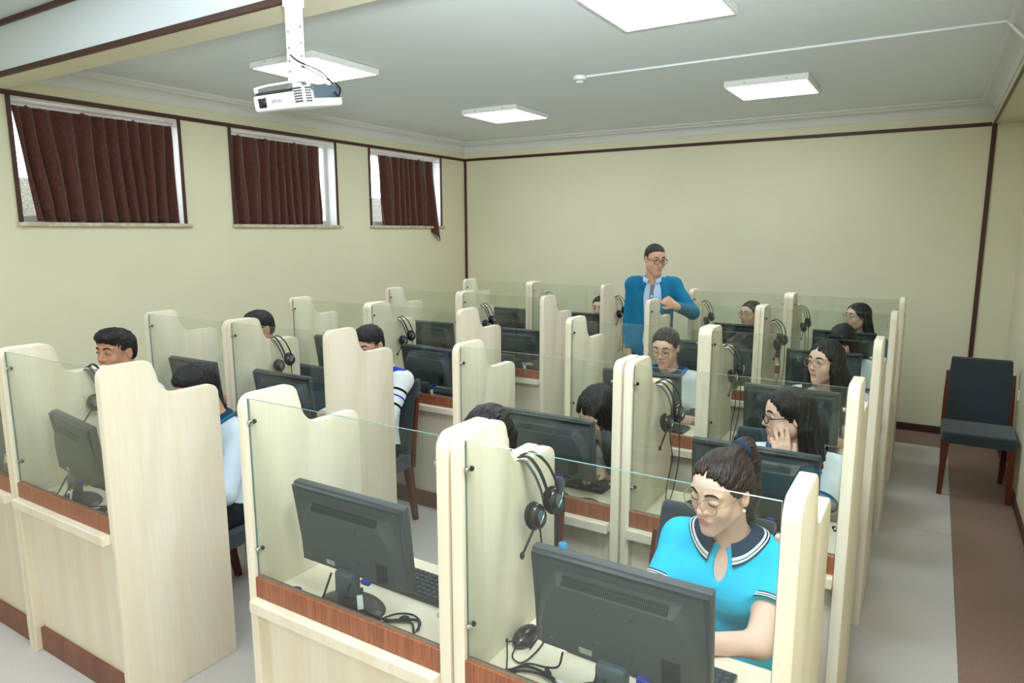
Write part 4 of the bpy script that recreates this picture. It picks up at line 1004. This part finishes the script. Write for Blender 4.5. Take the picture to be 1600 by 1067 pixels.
# third row
person('person in white polo and glasses looking down, third row right of centre aisle', seat_of(2, 2, .02), (-1.166, 2.74, 1.185), 0, 16, hair='back', haircol='hair_brown', collar=('navy', 'stripe_blue', 'stripe_blue'), glasses=('frame_gold', .0245, .0014), eyes='down', fres=.0045, cuff=WCUFF)
person('person in white top and thin glasses gazing left, third row by right aisle', seat_of(2, 3, .05), (-.262, 2.76, 1.179), -34, 1, hair='long', haircol='hair_black', collar=None, glasses=('frame_gold', .0245, .0013), fres=.0045, extra={'hair_angles': [-112, -80, -50, -20, 10, 36, 62, 88, 112]})
# fourth row
person('person in white polo bending down in the fourth row by right aisle', seat_of(3, 3, .04), (-.308, 4.02, 1.12), -15, 30, hair='bangs', haircol='hair_black', collar=('navy', 'stripe_white'), eyes='down', hairlen=.16, cuff=WCUFF, fres=.006)
# rear row
person('person in glasses looking left in the rear booth beside the right aisle', seat_of(4, 3, .04), (-.306, 5.06, 1.178), -50, -2, hair='long', haircol='hair_black', collar=('navy', 'stripe_blue'), shirt='jacket_teal', glasses=('frame_gold', .023, .0014), fres=.006, extra={'hair_angles': [-80, -50, -20, 10, 36, 62, 84]})
person('person in dark top and glasses half hidden by the rear double panel', seat_of(4, 2, .0), (-1.172, 5.06, 1.152), -32, 2, hair='back', haircol='hair_brown', shirt='trousers_dark', collar=None, glasses=('frame_gold', .023, .0014), fres=.006)
person('seated person in blue jacket half hidden by rear panel left of standing person', seat_of(4, 1, .05), (-2.663, 5.08, 1.124), 4, 6, hair='back', haircol='hair_tied', shirt='jacket_teal', collar=('navy', 'tie_grey'), sleeve='long', fres=.006)
# standing man
P = person('person in blue blazer and grey tie standing among the rear booths', (-1.765, 4.16), (-1.755, 4.13, 1.667), 46, 12, hair='thin', haircol='hair_short', skin='skin_warm', male=True, standing=True, jacket=True, sleeve='short', collar=('shirt_blue', 'shirt_blue'),
           glasses=('frame_dark', .0225, .0022), res=.0085, fres=.0048, handsW={-1: (-.185, -.04, .905), 1: (.27, -.24, 1.315)}, elbow_pole={-1: (-.5, .5, 0), 1: (.75, .25, -.8)}, wide=.90, extra={'body_yaw': 14, 'collar_scale': .6})
N, Pv, Rb = P['N'], P['Pv'], P['Rb']; J = SDF(); g = .026
c1, c2 = N+(Pv-N)*.36, N+(Pv-N)*.70
J.ell(c1, (.152+g, .104+g, .175+g), .05, R=Rb); J.ell(c2, (.140+g, .102+g, .17+g), .06, R=Rb); J.ell(Pv+V3(0, 0, -.02), (.168+g, .125+g, .15+g), .06, R=Rb)
for s in (-1, 1):
    J.cap(N+V3(0, .012, -.055), P['Sh'][s]+V3(0, 0, .004), .056+g, .046+g, .03); J.cap(P['Sh'][s], P['E'][s], .062, .054, .03); J.cap(P['E'][s], P['E'][s]+(P['W'][s]-P['E'][s])*.97, .054, .042, .02, flat=True)
J.cap(N+V3(0, -.01, -.05), N+V3(0, -.03, .16), .068, .085, .01, 's')
f0 = N+Rb@V3(0, -.16, .0); f1 = N+Rb@V3(0, -.20, -.62)
J.cap(f0+V3(0, .03, -.03), f1, .084, .095, .012, 's'); J.clip(V3(0, 0, .80), V3(0, 0, -1))
V, F = J.mesh(.0085); jo = link('jacket', np_mesh('jacket', V, F, 'jacket_blue'), P['root'])
for s in (-1, 1):
    q = [(N[0]+Rb[0, 0]*s*.058+.01*s, N[2]-.005), (N[0]+s*.082+.012, N[2]-.09), (N[0]+s*.088+.018, N[2]-.19), (N[0]+s*.078+.025, N[2]-.30), (N[0]+s*.072+.03, N[2]-.37)]
    strip(J, q, [.014, .026, .030, .020, .006], .009, 'jacket_blue', 'lapel', jo, .006)
xs_ = N[0]+.022
strip(P['SH'], [(xs_, N[2]-.052), (xs_, N[2]-.075), (xs_+.002, N[2]-.10), (xs_+.004, N[2]-.20), (xs_+.008, N[2]-.30), (xs_+.012, N[2]-.42)], [.016, .015, .014, .020, .025, .028], .006, 'tie_grey', 'tie', P['shirt'], .006)
# jersey lines and shoulder patch of the boy in the second row (his left side shows)
S_, E_, W_ = JB['Sh'][1], JB['E'][1], JB['W'][1]
def band(a, b_, t0, t1, r0, r1, m, nm):
    p = a+(b_-a)*t0; q = a+(b_-a)*t1; b = MB(); b.tube([tuple(p), tuple(q)], [r0, r1], 28); link(nm, b.mesh(nm, m, angle=50), JB['shirt'])
band(S_, E_, .28, .33, .0585, .0575, 'line_black', 'sleeve_line'); band(S_, E_, .62, .67, .0560, .0550, 'line_black', 'sleeve_line'); band(S_, E_, .93, .98, .0525, .0520, 'line_black', 'sleeve_line')
band(S_, E_, .44, .47, .0572, .0568, 'royal', 'sleeve_line')
sp = SDF(); sp.cap(JB['N']+V3(.03, .015, -.035), JB['Sh'][1]+V3(0, 0, .01), .058, .060, .03); sp.clip(JB['N']+V3(.05, 0, 0), V3(-1, 0, .3)); sp.clip(JB['Sh'][1]+V3(.0, 0, -.02), V3(.5, 0, -1))
V, F = sp.mesh(.008); link('shoulder_patch', np_mesh('patch', V, F, 'royal'), JB['shirt'])
